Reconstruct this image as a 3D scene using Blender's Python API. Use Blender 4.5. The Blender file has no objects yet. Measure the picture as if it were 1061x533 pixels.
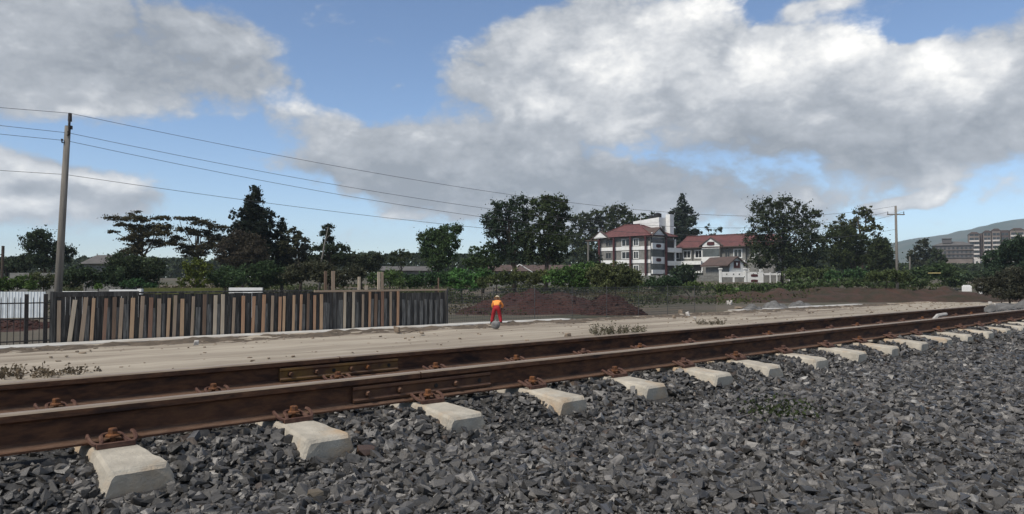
import bpy, bmesh, math, random
import numpy as np
from mathutils import Vector, Matrix, Euler, noise

random.seed(7)
RNG = np.random.default_rng(7)
sc = bpy.context.scene
COL = sc.collection

# ------------------------------------------------------------------ camera
F = 766.0; CX = 530.5; CY = 266.5; HC = 2.45
PITCH = math.atan(21.5 / F)
cam = bpy.data.cameras.new('camera')
cam.sensor_width = 36.0
cam.lens = 36.0 * F / 1061.0
cam.clip_start = 0.05; cam.clip_end = 20000
co = bpy.data.objects.new('camera', cam)
co.location = (0, 0, HC)
co.rotation_euler = (math.pi / 2 + PITCH, 0, 0)
COL.objects.link(co)
sc.camera = co

def ray(px, py):
    x = (px - CX) / F; y = -(py - CY) / F
    c, s = math.cos(PITCH), math.sin(PITCH)
    return Vector((x, c - y * s, s + y * c))
def gnd(px, py, z=0.0):
    r = ray(px, py); return Vector((0, 0, HC)) + r * ((z - HC) / r.z)
def at(px, py, Y):
    r = ray(px, py); return Vector((0, 0, HC)) + r * (Y / r.y)

# ------------------------------------------------------------------ light and sky
SUN_AZ = math.radians(-132); SUN_EL = math.radians(52)
to_sun = Vector((math.sin(SUN_AZ) * math.cos(SUN_EL), math.cos(SUN_AZ) * math.cos(SUN_EL), math.sin(SUN_EL)))
sl = bpy.data.lights.new('sun', 'SUN')
sl.energy = 2.6; sl.angle = math.radians(14); sl.color = (1.0, 0.94, 0.85)
so = bpy.data.objects.new('sun', sl)
so.rotation_euler = (-to_sun).to_track_quat('-Z', 'Y').to_euler()
COL.objects.link(so)

sc.view_settings.view_transform = 'Standard'
sc.view_settings.look = 'None'
sc.view_settings.exposure = 0.55
sc.view_settings.gamma = 1.0
sc.render.engine = 'CYCLES'
sc.cycles.use_denoising = True
sc.cycles.max_bounces = 6
sc.cycles.volume_bounces = 1
sc.cycles.transparent_max_bounces = 4

# sky: clear blue with broken cloud, laid out by compass direction
def world():
    w = bpy.data.worlds.new('World'); sc.world = w; w.use_nodes = True
    nt = w.node_tree; N = nt.nodes; L = nt.links; N.clear()
    def node(t, **k):
        n = N.new(t)
        for a, b in k.items(): setattr(n, a, b)
        return n
    def m(op, a, b=None, c=None, clamp=False):
        n = node('ShaderNodeMath', operation=op, use_clamp=clamp)
        for i, v in enumerate((a, b, c)):
            if v is None: continue
            if isinstance(v, (int, float)): n.inputs[i].default_value = v
            else: L.new(v, n.inputs[i])
        return n.outputs[0]
    def ramp(v, a, b, lo=0.0, hi=1.0, kind='SMOOTHSTEP'):
        n = node('ShaderNodeMapRange', interpolation_type=kind)
        L.new(v, n.inputs['Value'])
        n.inputs['From Min'].default_value = a; n.inputs['From Max'].default_value = b
        n.inputs['To Min'].default_value = lo; n.inputs['To Max'].default_value = hi
        return n.outputs['Result']
    tc = node('ShaderNodeTexCoord')
    nrm = node('ShaderNodeVectorMath', operation='NORMALIZE'); L.new(tc.outputs['Generated'], nrm.inputs[0])
    D = nrm.outputs[0]
    sep = node('ShaderNodeSeparateXYZ'); L.new(D, sep.inputs[0])
    dx, dy, dz = sep.outputs
    az = m('ARCTAN2', dx, dy); el = m('ARCSINE', dz)
    # domain warp so that cloud outlines are ragged
    def fbm(scale, detail, rough, zs, off=(0, 0, 0), lac=2.1):
        mp = node('ShaderNodeMapping'); L.new(D, mp.inputs['Vector'])
        mp.inputs['Scale'].default_value = (1, 1, zs); mp.inputs['Location'].default_value = off
        n = node('ShaderNodeTexNoise', noise_dimensions='3D')
        L.new(mp.outputs[0], n.inputs['Vector'])
        n.inputs['Scale'].default_value = scale; n.inputs['Detail'].default_value = detail
        n.inputs['Roughness'].default_value = rough; n.inputs['Lacunarity'].default_value = lac
        return n
    wn = fbm(5.0, 5, 0.55, 1.6, (3.1, 1.7, 0.4))
    wsub = node('ShaderNodeVectorMath', operation='SUBTRACT'); L.new(wn.outputs['Color'], wsub.inputs[0]); wsub.inputs[1].default_value = (0.5, 0.5, 0.5)
    wscl = node('ShaderNodeVectorMath', operation='MULTIPLY'); L.new(wsub.outputs[0], wscl.inputs[0]); wscl.inputs[1].default_value = (0.16, 0.085, 0)
    comb = node('ShaderNodeCombineXYZ'); L.new(az, comb.inputs[0]); L.new(el, comb.inputs[1])
    addw = node('ShaderNodeVectorMath', operation='ADD'); L.new(comb.outputs[0], addw.inputs[0]); L.new(wscl.outputs[0], addw.inputs[1])
    AE = addw.outputs[0]
    def azel(px, py):
        r = ray(px, py).normalized(); return math.atan2(r.x, r.y), math.asin(r.z)
    def blob(px, py, rx, ry, rot, wt, hard=0.25):
        a0, e0 = azel(px, py); a1, _ = azel(px + 10, py); _, e1 = azel(px, py - 10)
        mp = node('ShaderNodeMapping', vector_type='TEXTURE'); L.new(AE, mp.inputs['Vector'])
        mp.inputs['Location'].default_value = (a0, e0, 0)
        mp.inputs['Rotation'].default_value = (0, 0, math.radians(rot))
        mp.inputs['Scale'].default_value = (rx * (a1 - a0) / 10, ry * (e1 - e0) / 10, 1)
        ln = node('ShaderNodeVectorMath', operation='LENGTH'); L.new(mp.outputs[0], ln.inputs[0])
        return ramp(ln.outputs['Value'], 1.25, hard, 0.0, wt)
    def total(lst, start=0.0):
        acc = None
        for b in lst:
            v = blob(*b)
            acc = v if acc is None else m('ADD', acc, v)
        return acc
    cover = [  # where cloud lies: direction given through the pixel it was seen at
        (90, 40, 235, 85, -4, 0.75), (270, 78, 115, 45, -25, 0.45), (-150, 60, 300, 120, 0, 0.6),
        (40, 200, 160, 42, 0, 0.95), (380, 178, 150, 38, -6, 0.45), (-120, 215, 180, 50, 0, 0.5),
        (690, 95, 265, 95, 4, 0.85), (640, 15, 140, 60, 0, 0.55), (470, 175, 215, 55, -6, 0.6), (520, 60, 85, 45, 20, 0.5),
        (860, 95, 180, 80, 0, 0.75), (1010, 95, 160, 75, 8, 0.75), (1200, 70, 250, 120, 0, 0.6), (1040, 150, 160, 40, 12, 0.5),
        (862, 3, 62, 13, 0, 0.5), (432, 227, 34, 9, -12, 0.42), (945, 211, 50, 11, 2, 0.8), (398, 90, 26, 10, 20, 0.62), (408, 44, 30, 11, 0, 0.55), (350, 60, 18, 8, 0, 0.3), (335, 28, 30, 16, 0, 0.2),
        (500, -10, 60, 14, 0, 0.25), (690, 228, 350, 30, 0, 0.46), (560, 200, 260, 36, 0, 0.5), (860, 190, 200, 30, 6, 0.3),
        # gaps of blue
        (470, 12, 100, 42, 0, -0.35), (385, 75, 62, 62, 0, -0.42), (965, 18, 95, 24, -6, -0.5), (800, 8, 30, 26, 0, -0.5), (180, 150, 190, 26, 0, -0.45), (300, 210, 130, 34, 0, -0.35), (980, 240, 160, 34, 0, -0.25),
    ]
    n1 = fbm(6.5, 10, 0.62, 1.9, (0.3, 0.9, 1.3))
    def billow(scale, off):
        mp = node('ShaderNodeMapping'); L.new(D, mp.inputs['Vector']); mp.inputs['Scale'].default_value = (1, 1, 1.35); mp.inputs['Location'].default_value = off
        ad = node('ShaderNodeVectorMath', operation='MULTIPLY_ADD'); L.new(wn.outputs['Color'], ad.inputs[0]); ad.inputs[1].default_value = (0.22, 0.22, 0.22); L.new(mp.outputs[0], ad.inputs[2])
        v = node('ShaderNodeTexVoronoi', feature='SMOOTH_F1'); L.new(ad.outputs[0], v.inputs['Vector']); v.inputs['Scale'].default_value = scale; v.inputs['Smoothness'].default_value = 0.35
        v.inputs['Detail'].default_value = 2.0; v.inputs['Roughness'].default_value = 0.55; v.inputs['Lacunarity'].default_value = 2.2
        return m('SUBTRACT', 0.42, v.outputs['Distance'])
    bw = billow(13.0, (0.7, 0.1, 0.5))
    n2 = fbm(26.0, 6, 0.6, 1.6, (5.3, 0.2, 2.1))
    big = fbm(1.6, 3, 0.5, 1.5, (1.3, 4.2, 0.7))
    # beyond the part of the sky in view the same broken cloud goes on
    awayA = ramp(m('ABSOLUTE', az), 0.62, 0.95)
    awayE = ramp(el, 0.42, 0.65)
    away = m('MAXIMUM', awayA, awayE)
    rest = m('MULTIPLY', away, m('ADD', m('MULTIPLY', m('SUBTRACT', big.outputs['Fac'], 0.5), 2.2), 0.42))
    cov = m('ADD', total(cover), rest)
    nz = m('ADD', m('MULTIPLY', m('SUBTRACT', n1.outputs['Fac'], 0.5), 1.35), m('MULTIPLY', m('SUBTRACT', n2.outputs['Fac'], 0.5), 0.55))
    nz = m('ADD', nz, m('MULTIPLY', bw, 0.42))
    raw = m('ADD', m('SUBTRACT', cov, 0.03), nz)
    dens = ramp(raw, -0.12, 0.40)
    dens = m('MULTIPLY', dens, ramp(el, -0.01, 0.05))
    # brightness of the cloud: lit billows against grey undersides
    lit = [
        (850, 42, 110, 34, 4, 0.44), (1010, 55, 80, 26, 10, 0.16), (700, 45, 110, 60, 0, 0.30), (600, 60, 120, 55, 0, 0.22), (1000, 60, 110, 45, 0, 0.34), (900, 50, 60, 30, 0, 0.2),
        (680, 135, 70, 22, 0, 0.22), (600, 112, 65, 18, 0, 0.2), (770, 90, 60, 40, 0, 0.15), (730, 8, 90, 30, 0, 0.3), (862, 3, 60, 14, 0, 0.4),
        (300, 100, 40, 14, -14, 0.36), (105, 188, 70, 14, 2, 0.34), (20, 182, 60, 16, 0, 0.22), (25, 218, 90, 12, 0, 0.26), (75, 103, 30, 9, 0, 0.3), (310, 25, 30, 16, 0, 0.2), (432, 227, 36, 12, 0, 0.34), (945, 210, 50, 12, 0, 0.30), (665, 158, 35, 12, 0, 0.22),
        (90, 30, 260, 85, 0, -0.09), (180, 75, 150, 40, 0, -0.05), (430, 180, 200, 45, -4, -0.16), (700, 185, 230, 34, 4, -0.26), (880, 150, 220, 34, 6, -0.17), (560, 90, 90, 30, 0, -0.05), (90, 205, 130, 12, 0, -0.12), (1000, 135, 150, 30, 6, -0.10),
    ]
    light = m('ADD', total(lit), 0.47)
    light = m('ADD', light, m('MULTIPLY', m('SUBTRACT', n1.outputs['Fac'], 0.5), 0.95))
    light = m('ADD', light, m('MULTIPLY', m('SUBTRACT', n2.outputs['Fac'], 0.5), 0.62))
    light = m('ADD', light, m('MULTIPLY', bw, 0.38))
    light = ramp(light, 0.0, 1.0, 0, 1, 'LINEAR')
    cr = node('ShaderNodeValToRGB'); L.new(light, cr.inputs[0])
    e = cr.color_ramp.elements
    e[0].position = 0.0; e[0].color = (0.215, 0.236, 0.268, 1)
    e[1].position = 1.0; e[1].color = (0.82, 0.805, 0.775, 1)
    x = e.new(0.35); x.color = (0.330, 0.350, 0.382, 1)
    x = e.new(0.65); x.color = (0.515, 0.525, 0.54, 1)
    sky = node('ShaderNodeTexSky', sky_type='NISHITA'); sky.sun_disc = False
    sky.sun_elevation = SUN_EL; sky.sun_rotation = SUN_AZ; sky.altitude = 1800; sky.air_density = 1.0; sky.dust_density = 0.5; sky.ozone_density = 3.0
    b1 = node('ShaderNodeBackground'); L.new(sky.outputs[0], b1.inputs[0]); b1.inputs[1].default_value = 0.098
    b2 = node('ShaderNodeBackground'); L.new(cr.outputs[0], b2.inputs[0]); b2.inputs[1].default_value = 1.0
    mx = node('ShaderNodeMixShader'); L.new(dens, mx.inputs[0]); L.new(b1.outputs[0], mx.inputs[1]); L.new(b2.outputs[0], mx.inputs[2])
    out = node('ShaderNodeOutputWorld'); L.new(mx.outputs[0], out.inputs[0])
    w.cycles.sampling_method = 'MANUAL'; w.cycles.sample_map_resolution = 512
world()

# ------------------------------------------------------------------ helpers
def tag(o, label=None, cat=None, group=None, kind=None):
    if label: o['label'] = label
    if cat: o['category'] = cat
    if group: o['group'] = group
    if kind: o['kind'] = kind
    return o
def empty(name, loc, rz=0.0, label=None, cat=None, group=None):
    o = bpy.data.objects.new(name, None); o.location = loc; o.rotation_euler = (0, 0, rz)
    o.empty_display_size = 0.2
    COL.objects.link(o); return tag(o, label, cat, group)
def link(name, me, parent=None, loc=None, rot=None, scale=None):
    o = bpy.data.objects.new(name, me); COL.objects.link(o)
    if parent is not None: o.parent = parent
    if loc is not None: o.location = loc
    if rot is not None: o.rotation_euler = rot
    if scale is not None: o.scale = scale
    return o
def mesh_np(name, V, Fc, mat, col=None, smooth=False):
    V = np.asarray(V, np.float32); Fc = np.asarray(Fc, np.int32); k = Fc.shape[1]
    me = bpy.data.meshes.new(name)
    me.vertices.add(len(V)); me.vertices.foreach_set('co', V.ravel())
    me.loops.add(Fc.size); me.loops.foreach_set('vertex_index', Fc.ravel())
    me.polygons.add(len(Fc))
    me.polygons.foreach_set('loop_start', np.arange(0, Fc.size, k, dtype=np.int32))
    me.polygons.foreach_set('loop_total', np.full(len(Fc), k, np.int32))
    me.polygons.foreach_set('use_smooth', np.full(len(Fc), bool(smooth)))
    me.materials.append(mat)
    if col is not None:
        a = me.color_attributes.new('col', 'FLOAT_COLOR', 'POINT')
        c4 = np.ones((len(V), 4), np.float32); c4[:, :3] = col
        a.data.foreach_set('color', c4.ravel())
    me.update(calc_edges=True); return me

class MB:
    """collects boxes, prisms and tubes into one mesh"""
    def __init__(s): s.v = []; s.f = []; s.m = []; s.mi = 0
    def add(s, vs, fs):
        o = len(s.v); s.v += [tuple(p) for p in vs]
        for f in fs: s.f.append(tuple(i + o for i in f)); s.m.append(s.mi)
        return s
    def box(s, x0, x1, y0, y1, z0, z1, M=None):
        vs = [Vector(p) for p in ((x0, y0, z0), (x1, y0, z0), (x1, y1, z0), (x0, y1, z0), (x0, y0, z1), (x1, y0, z1), (x1, y1, z1), (x0, y1, z1))]
        if M is not None: vs = [M @ v for v in vs]
        return s.add(vs, [(0, 3, 2, 1), (4, 5, 6, 7), (0, 1, 5, 4), (1, 2, 6, 5), (2, 3, 7, 6), (3, 0, 4, 7)])
    def prism(s, poly, a, b, axis='y'):
        """poly of (x,z) swept along y from a to b (or of (y,z) along x)"""
        n = len(poly)
        if axis == 'y': vs = [(p[0], a, p[1]) for p in poly] + [(p[0], b, p[1]) for p in poly]
        elif axis == 'x': vs = [(a, p[0], p[1]) for p in poly] + [(b, p[0], p[1]) for p in poly]
        else: vs = [(p[0], p[1], a) for p in poly] + [(p[0], p[1], b) for p in poly]
        fs = [tuple(range(n))[::-1], tuple(range(n, 2 * n))] + [(i, (i + 1) % n, n + (i + 1) % n, n + i) for i in range(n)]
        return s.add(vs, fs)
    def tube(s, pts, rad, n=6, cap=True):
        pts = [Vector(p) for p in pts]; m = len(pts)
        if not isinstance(rad, (list, tuple)): rad = [rad] * m
        vs = []; up = Vector((0, 0, 1)); pu = None
        for i, p in enumerate(pts):
            t = (pts[min(i + 1, m - 1)] - pts[max(i - 1, 0)]).normalized()
            if pu is None:
                u = t.cross(up)
                if u.length < 1e-3: u = t.cross(Vector((1, 0, 0)))
            else: u = pu - t * pu.dot(t)
            u.normalize(); pu = u; w = t.cross(u)
            for k in range(n):
                a = 2 * math.pi * k / n
                vs.append(p + (u * math.cos(a) + w * math.sin(a)) * rad[i])
        fs = []
        for i in range(m - 1):
            for k in range(n):
                fs.append((i * n + k, i * n + (k + 1) % n, (i + 1) * n + (k + 1) % n, (i + 1) * n + k))
        if cap: fs += [tuple(range(n))[::-1], tuple(range((m - 1) * n, m * n))]
        return s.add(vs, fs)
    def mesh(s, name, mat, smooth=False, bevel=0.0, fix=True):
        me = bpy.data.meshes.new(name); me.from_pydata(s.v, [], s.f)
        mats = mat if isinstance(mat, (list, tuple)) else [mat]
        for q in mats: me.materials.append(q)
        if len(mats) > 1: me.polygons.foreach_set('material_index', s.m)
        if fix or bevel:
            bm = bmesh.new(); bm.from_mesh(me)
            if bevel: bmesh.ops.bevel(bm, geom=bm.edges[:], offset=bevel, segments=2, affect='EDGES', profile=0.6)
            bmesh.ops.recalc_face_normals(bm, faces=bm.faces[:])
            bm.to_mesh(me); bm.free()
        if smooth: me.polygons.foreach_set('use_smooth', [True] * len(me.polygons))
        me.update(); return me
    def build(s, name, mat, parent=None, smooth=False, bevel=0.0, **k):
        return link(name, s.mesh(name, mat, smooth, bevel), parent, **k)

# ------------------------------------------------------------------ materials
def mat(name, c1, c2=None, rough=0.85, scale=6.0, detail=6, bump=0.0, bscale=None, attr=False, c3=None, stretch=(1, 1, 1), dust=None, lo=0.38, hi=0.62, spec=0.3, metallic=0.0, translucent=None, gen=False, bdist=0.02):
    m = bpy.data.materials.new(name); m.use_nodes = True
    nt = m.node_tree; N = nt.nodes; L = nt.links
    b = N['Principled BSDF']; b.inputs['Roughness'].default_value = rough
    b.inputs['Specular IOR Level'].default_value = spec; b.inputs['Metallic'].default_value = metallic
    tc = N.new('ShaderNodeTexCoord')
    mp = N.new('ShaderNodeMapping'); L.new(tc.outputs['Object'], mp.inputs[0]); mp.inputs['Scale'].default_value = stretch
    oi = N.new('ShaderNodeObjectInfo')
    va = N.new('ShaderNodeVectorMath'); va.operation = 'ADD'; L.new(mp.outputs[0], va.inputs[0])
    vm = N.new('ShaderNodeMath'); vm.operation = 'MULTIPLY'; L.new(oi.outputs['Random'], vm.inputs[0]); vm.inputs[1].default_value = 37.0
    L.new(vm.outputs[0], va.inputs[1])
    def noi(sc_, det=detail, rg=0.6):
        n = N.new('ShaderNodeTexNoise'); L.new(va.outputs[0], n.inputs['Vector'])
        n.inputs['Scale'].default_value = sc_; n.inputs['Detail'].default_value = det; n.inputs['Roughness'].default_value = rg
        return n.outputs['Fac']
    def mixc(fac, a, bb, mode='MIX'):
        x = N.new('ShaderNodeMix'); x.data_type = 'RGBA'; x.blend_type = mode
        for i, v in ((0, fac), (6, a), (7, bb)):
            if isinstance(v, (int, float)): x.inputs[i].default_value = v
            elif isinstance(v, tuple): x.inputs[i].default_value = (*v[:3], 1)
            else: L.new(v, x.inputs[i])
        return x.outputs[2]
    def rng(v, a, bb):
        r = N.new('ShaderNodeMapRange'); L.new(v, r.inputs[0]); r.inputs[1].default_value = a; r.inputs[2].default_value = bb; return r.outputs[0]
    n1 = noi(scale)
    colr = mixc(rng(n1, lo, hi), c1, c2 if c2 else tuple(v * 0.7 for v in c1))
    if c3: colr = mixc(rng(noi(scale * 0.37, 4), 0.5, 0.68), colr, c3)
    if attr:
        a = N.new('ShaderNodeAttribute'); a.attribute_name = 'col'
        colr = mixc(1.0, colr, a.outputs['Color'], 'MULTIPLY')
    if dust:
        g = N.new('ShaderNodeNewGeometry'); sp = N.new('ShaderNodeSeparateXYZ'); L.new(g.outputs['Normal'], sp.inputs[0])
        mm = N.new('ShaderNodeMath'); mm.operation = 'MULTIPLY'; L.new(rng(sp.outputs[2], 0.35, 0.95), mm.inputs[0])
        L.new(rng(noi(scale * 1.7), 0.25, 0.6), mm.inputs[1])
        colr = mixc(mm.outputs[0], colr, dust)
    L.new(colr, b.inputs['Base Color'])
    if bump:
        bn = N.new('ShaderNodeBump'); bn.inputs['Strength'].default_value = bump; bn.inputs['Distance'].default_value = bdist
        L.new(noi(bscale or scale * 3, 8, 0.65), bn.inputs['Height']); L.new(bn.outputs[0], b.inputs['Normal'])
    if translucent:
        t = N.new('ShaderNodeBsdfTranslucent'); L.new(colr, t.inputs[0])
        ms = N.new('ShaderNodeMixShader'); ms.inputs[0].default_value = translucent
        L.new(b.outputs[0], ms.inputs[1]); L.new(t.outputs[0], ms.inputs[2]); L.new(ms.outputs[0], N['Material Output'].inputs[0])
    return m

M_rust = mat('rusted_steel', (0.066, 0.031, 0.0185), (0.135, 0.062, 0.031), 0.82, 16, 10, 0.7, 60, c3=(0.026, 0.014, 0.012), dust=(0.135, 0.083, 0.055), stretch=(0.6, 2, 2), bdist=0.004)
M_railtop = mat('worn_rail_head', (0.30, 0.24, 0.175), (0.15, 0.105, 0.072), 0.5, 14, 8, 0.25, 80, stretch=(0.25, 3, 3), spec=0.5, bdist=0.002, lo=0.3, hi=0.75)
M_plate = mat('rusted_plate', (0.075, 0.038, 0.023), (0.115, 0.057, 0.030), 0.78, 10, 8, 0.5, 70, c3=(0.05, 0.022, 0.018), dust=(0.17, 0.1, 0.07), bdist=0.003)
M_plate_ochre = mat('ochre_rusted_plate', (0.085, 0.042, 0.026), (0.19, 0.105, 0.03), 0.75, 5, 6, 0.5, 70, dust=(0.18, 0.11, 0.07), bdist=0.003)
M_orange = mat('orange_rust', (0.175, 0.070, 0.024), (0.075, 0.034, 0.02), 0.8, 30, 6, 0.5, 90, bdist=0.003)
M_clip = mat('clip_steel', (0.070, 0.033, 0.025), (0.12, 0.065, 0.045), 0.7, 30, 6, 0.4, 90, bdist=0.002)
M_conc = mat('sleeper_concrete', (0.50, 0.455, 0.375), (0.32, 0.29, 0.24), 0.94, 9, 12, 0.8, 70, c3=(0.40, 0.30, 0.20), bdist=0.008, lo=0.3, hi=0.68)
M_kerb = mat('kerb_concrete', (0.52, 0.51, 0.48), (0.40, 0.385, 0.36), 0.9, 1.3, 8, 0.4, 12, c3=(0.34, 0.30, 0.25))
M_stone = mat('ballast_stone', (1.0, 1.0, 1.0), (0.5, 0.5, 0.51), 0.42, 40, 8, 0.5, 120, attr=True, spec=0.5, bdist=0.004)
M_ball = mat('ballast_fines', (0.072, 0.069, 0.065), (0.038, 0.037, 0.035), 0.9, 60, 8, 0.9, 110, bdist=0.012)
M_sand = mat('sandy_earth', (0.385, 0.335, 0.265), (0.255, 0.215, 0.167), 0.95, 1.1, 12, 1.0, 7, c3=(0.165, 0.13, 0.098), stretch=(0.13, 1.3, 1), bdist=0.05, lo=0.36, hi=0.64)
M_ground = mat('rough_ground', (0.100, 0.084, 0.064), (0.060, 0.058, 0.034), 0.95, 0.12, 9, 0.7, 4, c3=(0.15, 0.115, 0.085), bdist=0.08)
M_red = mat('red_soil', (0.062, 0.024, 0.018), (0.034, 0.015, 0.012), 0.95, 1.3, 10, 1.0, 6, c3=(0.058, 0.034, 0.026), bdist=0.12)
M_bank = mat('bank_soil', (0.062, 0.036, 0.027), (0.034, 0.030, 0.018), 0.95, 0.9, 10, 1.0, 6, c3=(0.075, 0.040, 0.030), bdist=0.12)
M_gravelheap = mat('grey_gravel', (0.17, 0.165, 0.158), (0.09, 0.088, 0.084), 0.95, 3, 9, 0.9, 18, bdist=0.06)
M_hill = mat('far_hill_cover', (0.030, 0.052, 0.034), (0.065, 0.07, 0.052), 0.95, 0.008, 8, 0.0, lo=0.4, hi=0.6)
M_leaf = mat('leaves', (1, 1, 1), (0.62, 0.66, 0.6), 0.7, 0.8, 4, attr=True, translucent=0.22, spec=0.15)
M_bark = mat('bark', (0.085, 0.066, 0.050), (0.045, 0.036, 0.028), 0.95, 4, 7, 0.5, 10, stretch=(1, 1, 0.2))
M_pole = mat('weathered_pole', (0.235, 0.215, 0.185), (0.15, 0.137, 0.12), 0.9, 5, 7, 0.4, 14, stretch=(3, 3, 0.12))
M_dark = mat('dark_iron', (0.028, 0.027, 0.027), (0.05, 0.04, 0.035), 0.7, 8, 5)
M_wire = mat('wire_grey', (0.09, 0.09, 0.095), (0.06, 0.06, 0.06), 0.6, 8, 3)
M_white = mat('white_wall_paint', (0.78, 0.78, 0.76), (0.68, 0.68, 0.65), 0.85, 1.2, 7, 0.1, 8)
M_whitesheet = mat('white_sheet', (0.66, 0.70, 0.72), (0.55, 0.58, 0.59), 0.6, 1.5, 6)
M_green = mat('olive_painted_board', (0.10, 0.11, 0.03), (0.07, 0.075, 0.022), 0.85, 2, 6)
M_wallgrey = mat('grey_stone_wall', (0.23, 0.225, 0.205), (0.16, 0.157, 0.147), 0.95, 1.6, 8, 0.3, 8)
M_roof = mat('red_roof_tile', (0.140, 0.055, 0.052), (0.098, 0.042, 0.041), 0.8, 1.2, 7, 0.3, 6)
M_roofdark = mat('brown_roof', (0.105, 0.070, 0.060), (0.075, 0.055, 0.048), 0.85, 1.0, 7)
M_roofgrey = mat('grey_roof_sheet', (0.125, 0.115, 0.11), (0.09, 0.085, 0.08), 0.8, 0.8, 7)
M_redcol = mat('dark_red_paint', (0.085, 0.024, 0.026), (0.06, 0.019, 0.021), 0.7, 2, 4)
M_glass = mat('dark_window_glass', (0.030, 0.034, 0.038), (0.018, 0.02, 0.022), 0.12, 1, 2, spec=0.6)
M_bandglass = mat('grey_band_glass', (0.11, 0.125, 0.125), (0.08, 0.09, 0.09), 0.25, 1, 2, spec=0.5)
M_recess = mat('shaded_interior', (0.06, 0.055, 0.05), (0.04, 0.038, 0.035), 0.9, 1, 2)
M_tank = mat('black_plastic_tank', (0.016, 0.016, 0.017), (0.02, 0.02, 0.02), 0.5, 2, 2)
M_apt = mat('beige_apartment_wall', (0.22, 0.18, 0.155), (0.17, 0.14, 0.12), 0.9, 0.3, 6)
M_aptw = mat('pale_balcony_paint', (0.56, 0.52, 0.48), (0.47, 0.43, 0.40), 0.9, 0.3, 6)
M_aptbrown_recess = mat('brown_wall_and_recess_shade', (0.10, 0.07, 0.06), (0.075, 0.055, 0.05), 0.9, 0.3, 6)  # brown wall and roofs; also darkened to stand for shade in the tower recess
M_aptgrey = mat('grey_apartment_wall', (0.13, 0.12, 0.118), (0.10, 0.094, 0.094), 0.9, 0.3, 6)
M_vest = mat('orange_vest', (0.95, 0.36, 0.085), (0.88, 0.28, 0.055), 0.8, 12, 4)
M_trou = mat('red_work_trousers', (0.36, 0.020, 0.028), (0.26, 0.014, 0.02), 0.85, 10, 4)
M_skin = mat('skin', (0.09, 0.048, 0.032), (0.075, 0.04, 0.028), 0.6, 10, 3)
M_helmet = mat('cream_helmet', (0.78, 0.66, 0.46), (0.7, 0.58, 0.40), 0.35, 10, 3)
M_boot = mat('dark_boot', (0.03, 0.025, 0.022), (0.02, 0.018, 0.016), 0.7, 10, 3)
M_sack = mat('pale_sack', (0.22, 0.215, 0.21), (0.14, 0.14, 0.14), 0.9, 8, 6, 0.4, 20)
M_dry = mat('dry_stem', (0.16, 0.125, 0.09), (0.10, 0.08, 0.055), 0.9, 10, 3)
M_pale = mat('pale_stone', (0.50, 0.47, 0.43), (0.38, 0.36, 0.33), 0.9, 8, 6, 0.4, 40)
M_yellow = mat('yellowed_sheet', (0.50, 0.42, 0.18), (0.42, 0.34, 0.14), 0.8, 3, 3)
woods = [mat('plank_' + n, a, b, 0.88, 7, 9, 0.8, 22, stretch=(5, 5, 0.35), bdist=0.012, lo=0.3, hi=0.7) for n, a, b in (
    ('grey_brown', (0.447, 0.340, 0.245), (0.317, 0.236, 0.168)), ('tan', (0.612, 0.419, 0.261), (0.446, 0.291, 0.178)), ('red_brown', (0.327, 0.193, 0.133), (0.214, 0.128, 0.088)),
    ('orange_tan', (0.564, 0.341, 0.205), (0.387, 0.226, 0.138)), ('pale_grey', (0.632, 0.525, 0.393), (0.475, 0.387, 0.284)), ('dark_brown', (0.226, 0.151, 0.105), (0.154, 0.105, 0.074)))]
M_board = mat('tarred_board', (0.066, 0.062, 0.058), (0.030, 0.029, 0.028), 0.85, 5, 8, 0.4, 20, c3=(0.13, 0.125, 0.115), stretch=(4, 4, 0.35), bdist=0.006)
M_board_grey = mat('greyed_board', (0.21, 0.205, 0.19), (0.08, 0.078, 0.074), 0.9, 5, 8, 0.4, 20, stretch=(4, 4, 0.35), bdist=0.006)

# ------------------------------------------------------------------ ground plan
VPX = 1380.0
ang = math.atan((VPX - CX) / F)
DV = Vector((math.sin(ang), math.cos(ang), 0)); NV = Vector((-math.cos(ang), math.sin(ang), 0))
RZ = math.pi / 2 - ang                                             # local X along the track
def T(p, t, z): return NV * p + DV * t + Vector((0, 0, z))
RAIL_Z = HC - 0.55; RAIL_H = 0.160
P_FRONT = 3.612; P_REAR = 4.677
P_MID = (P_FRONT + P_REAR) / 2
SEAT = RAIL_Z - RAIL_H - 0.006
T_STEP = 0.829; T0 = 0.856
REAR_END = 16.9

def terrain(x, y):
    p = NV.x * x + NV.y * y; t = DV.x * x + DV.y * y
    if p < 5.45: z = 1.50 if p > -9 else max(0.0, 1.5 - (-9 - p) * 0.5)
    elif p < 7.7: z = 1.50 - (p - 5.45) / 2.25 * 1.50
    else: z = 0.0
    s = min(max((y - 70) / 110, 0), 1) if p > 20 else 0
    z += 2.25 * s * s * (3 - 2 * s)
    if p > 34:
        a = min(1, (p - 34) / 6)
        z += a * 0.22 * noise.noise(Vector((x * 0.13, y * 0.13, 0))) + a * 0.08 * noise.noise(Vector((x * 0.5, y * 0.5, 3)))
    return z
def grid_mesh(name, us, vs, fn, m, smooth=True):
    nu, nv = len(us), len(vs)
    V = [fn(u, v) for v in vs for u in us]
    i = np.arange(nu * nv).reshape(nv, nu)
    Fc = np.stack([i[:-1, :-1], i[:-1, 1:], i[1:, 1:], i[1:, :-1]], -1).reshape(-1, 4)
    return mesh_np(name, np.array(V), Fc, m, smooth=smooth)

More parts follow.
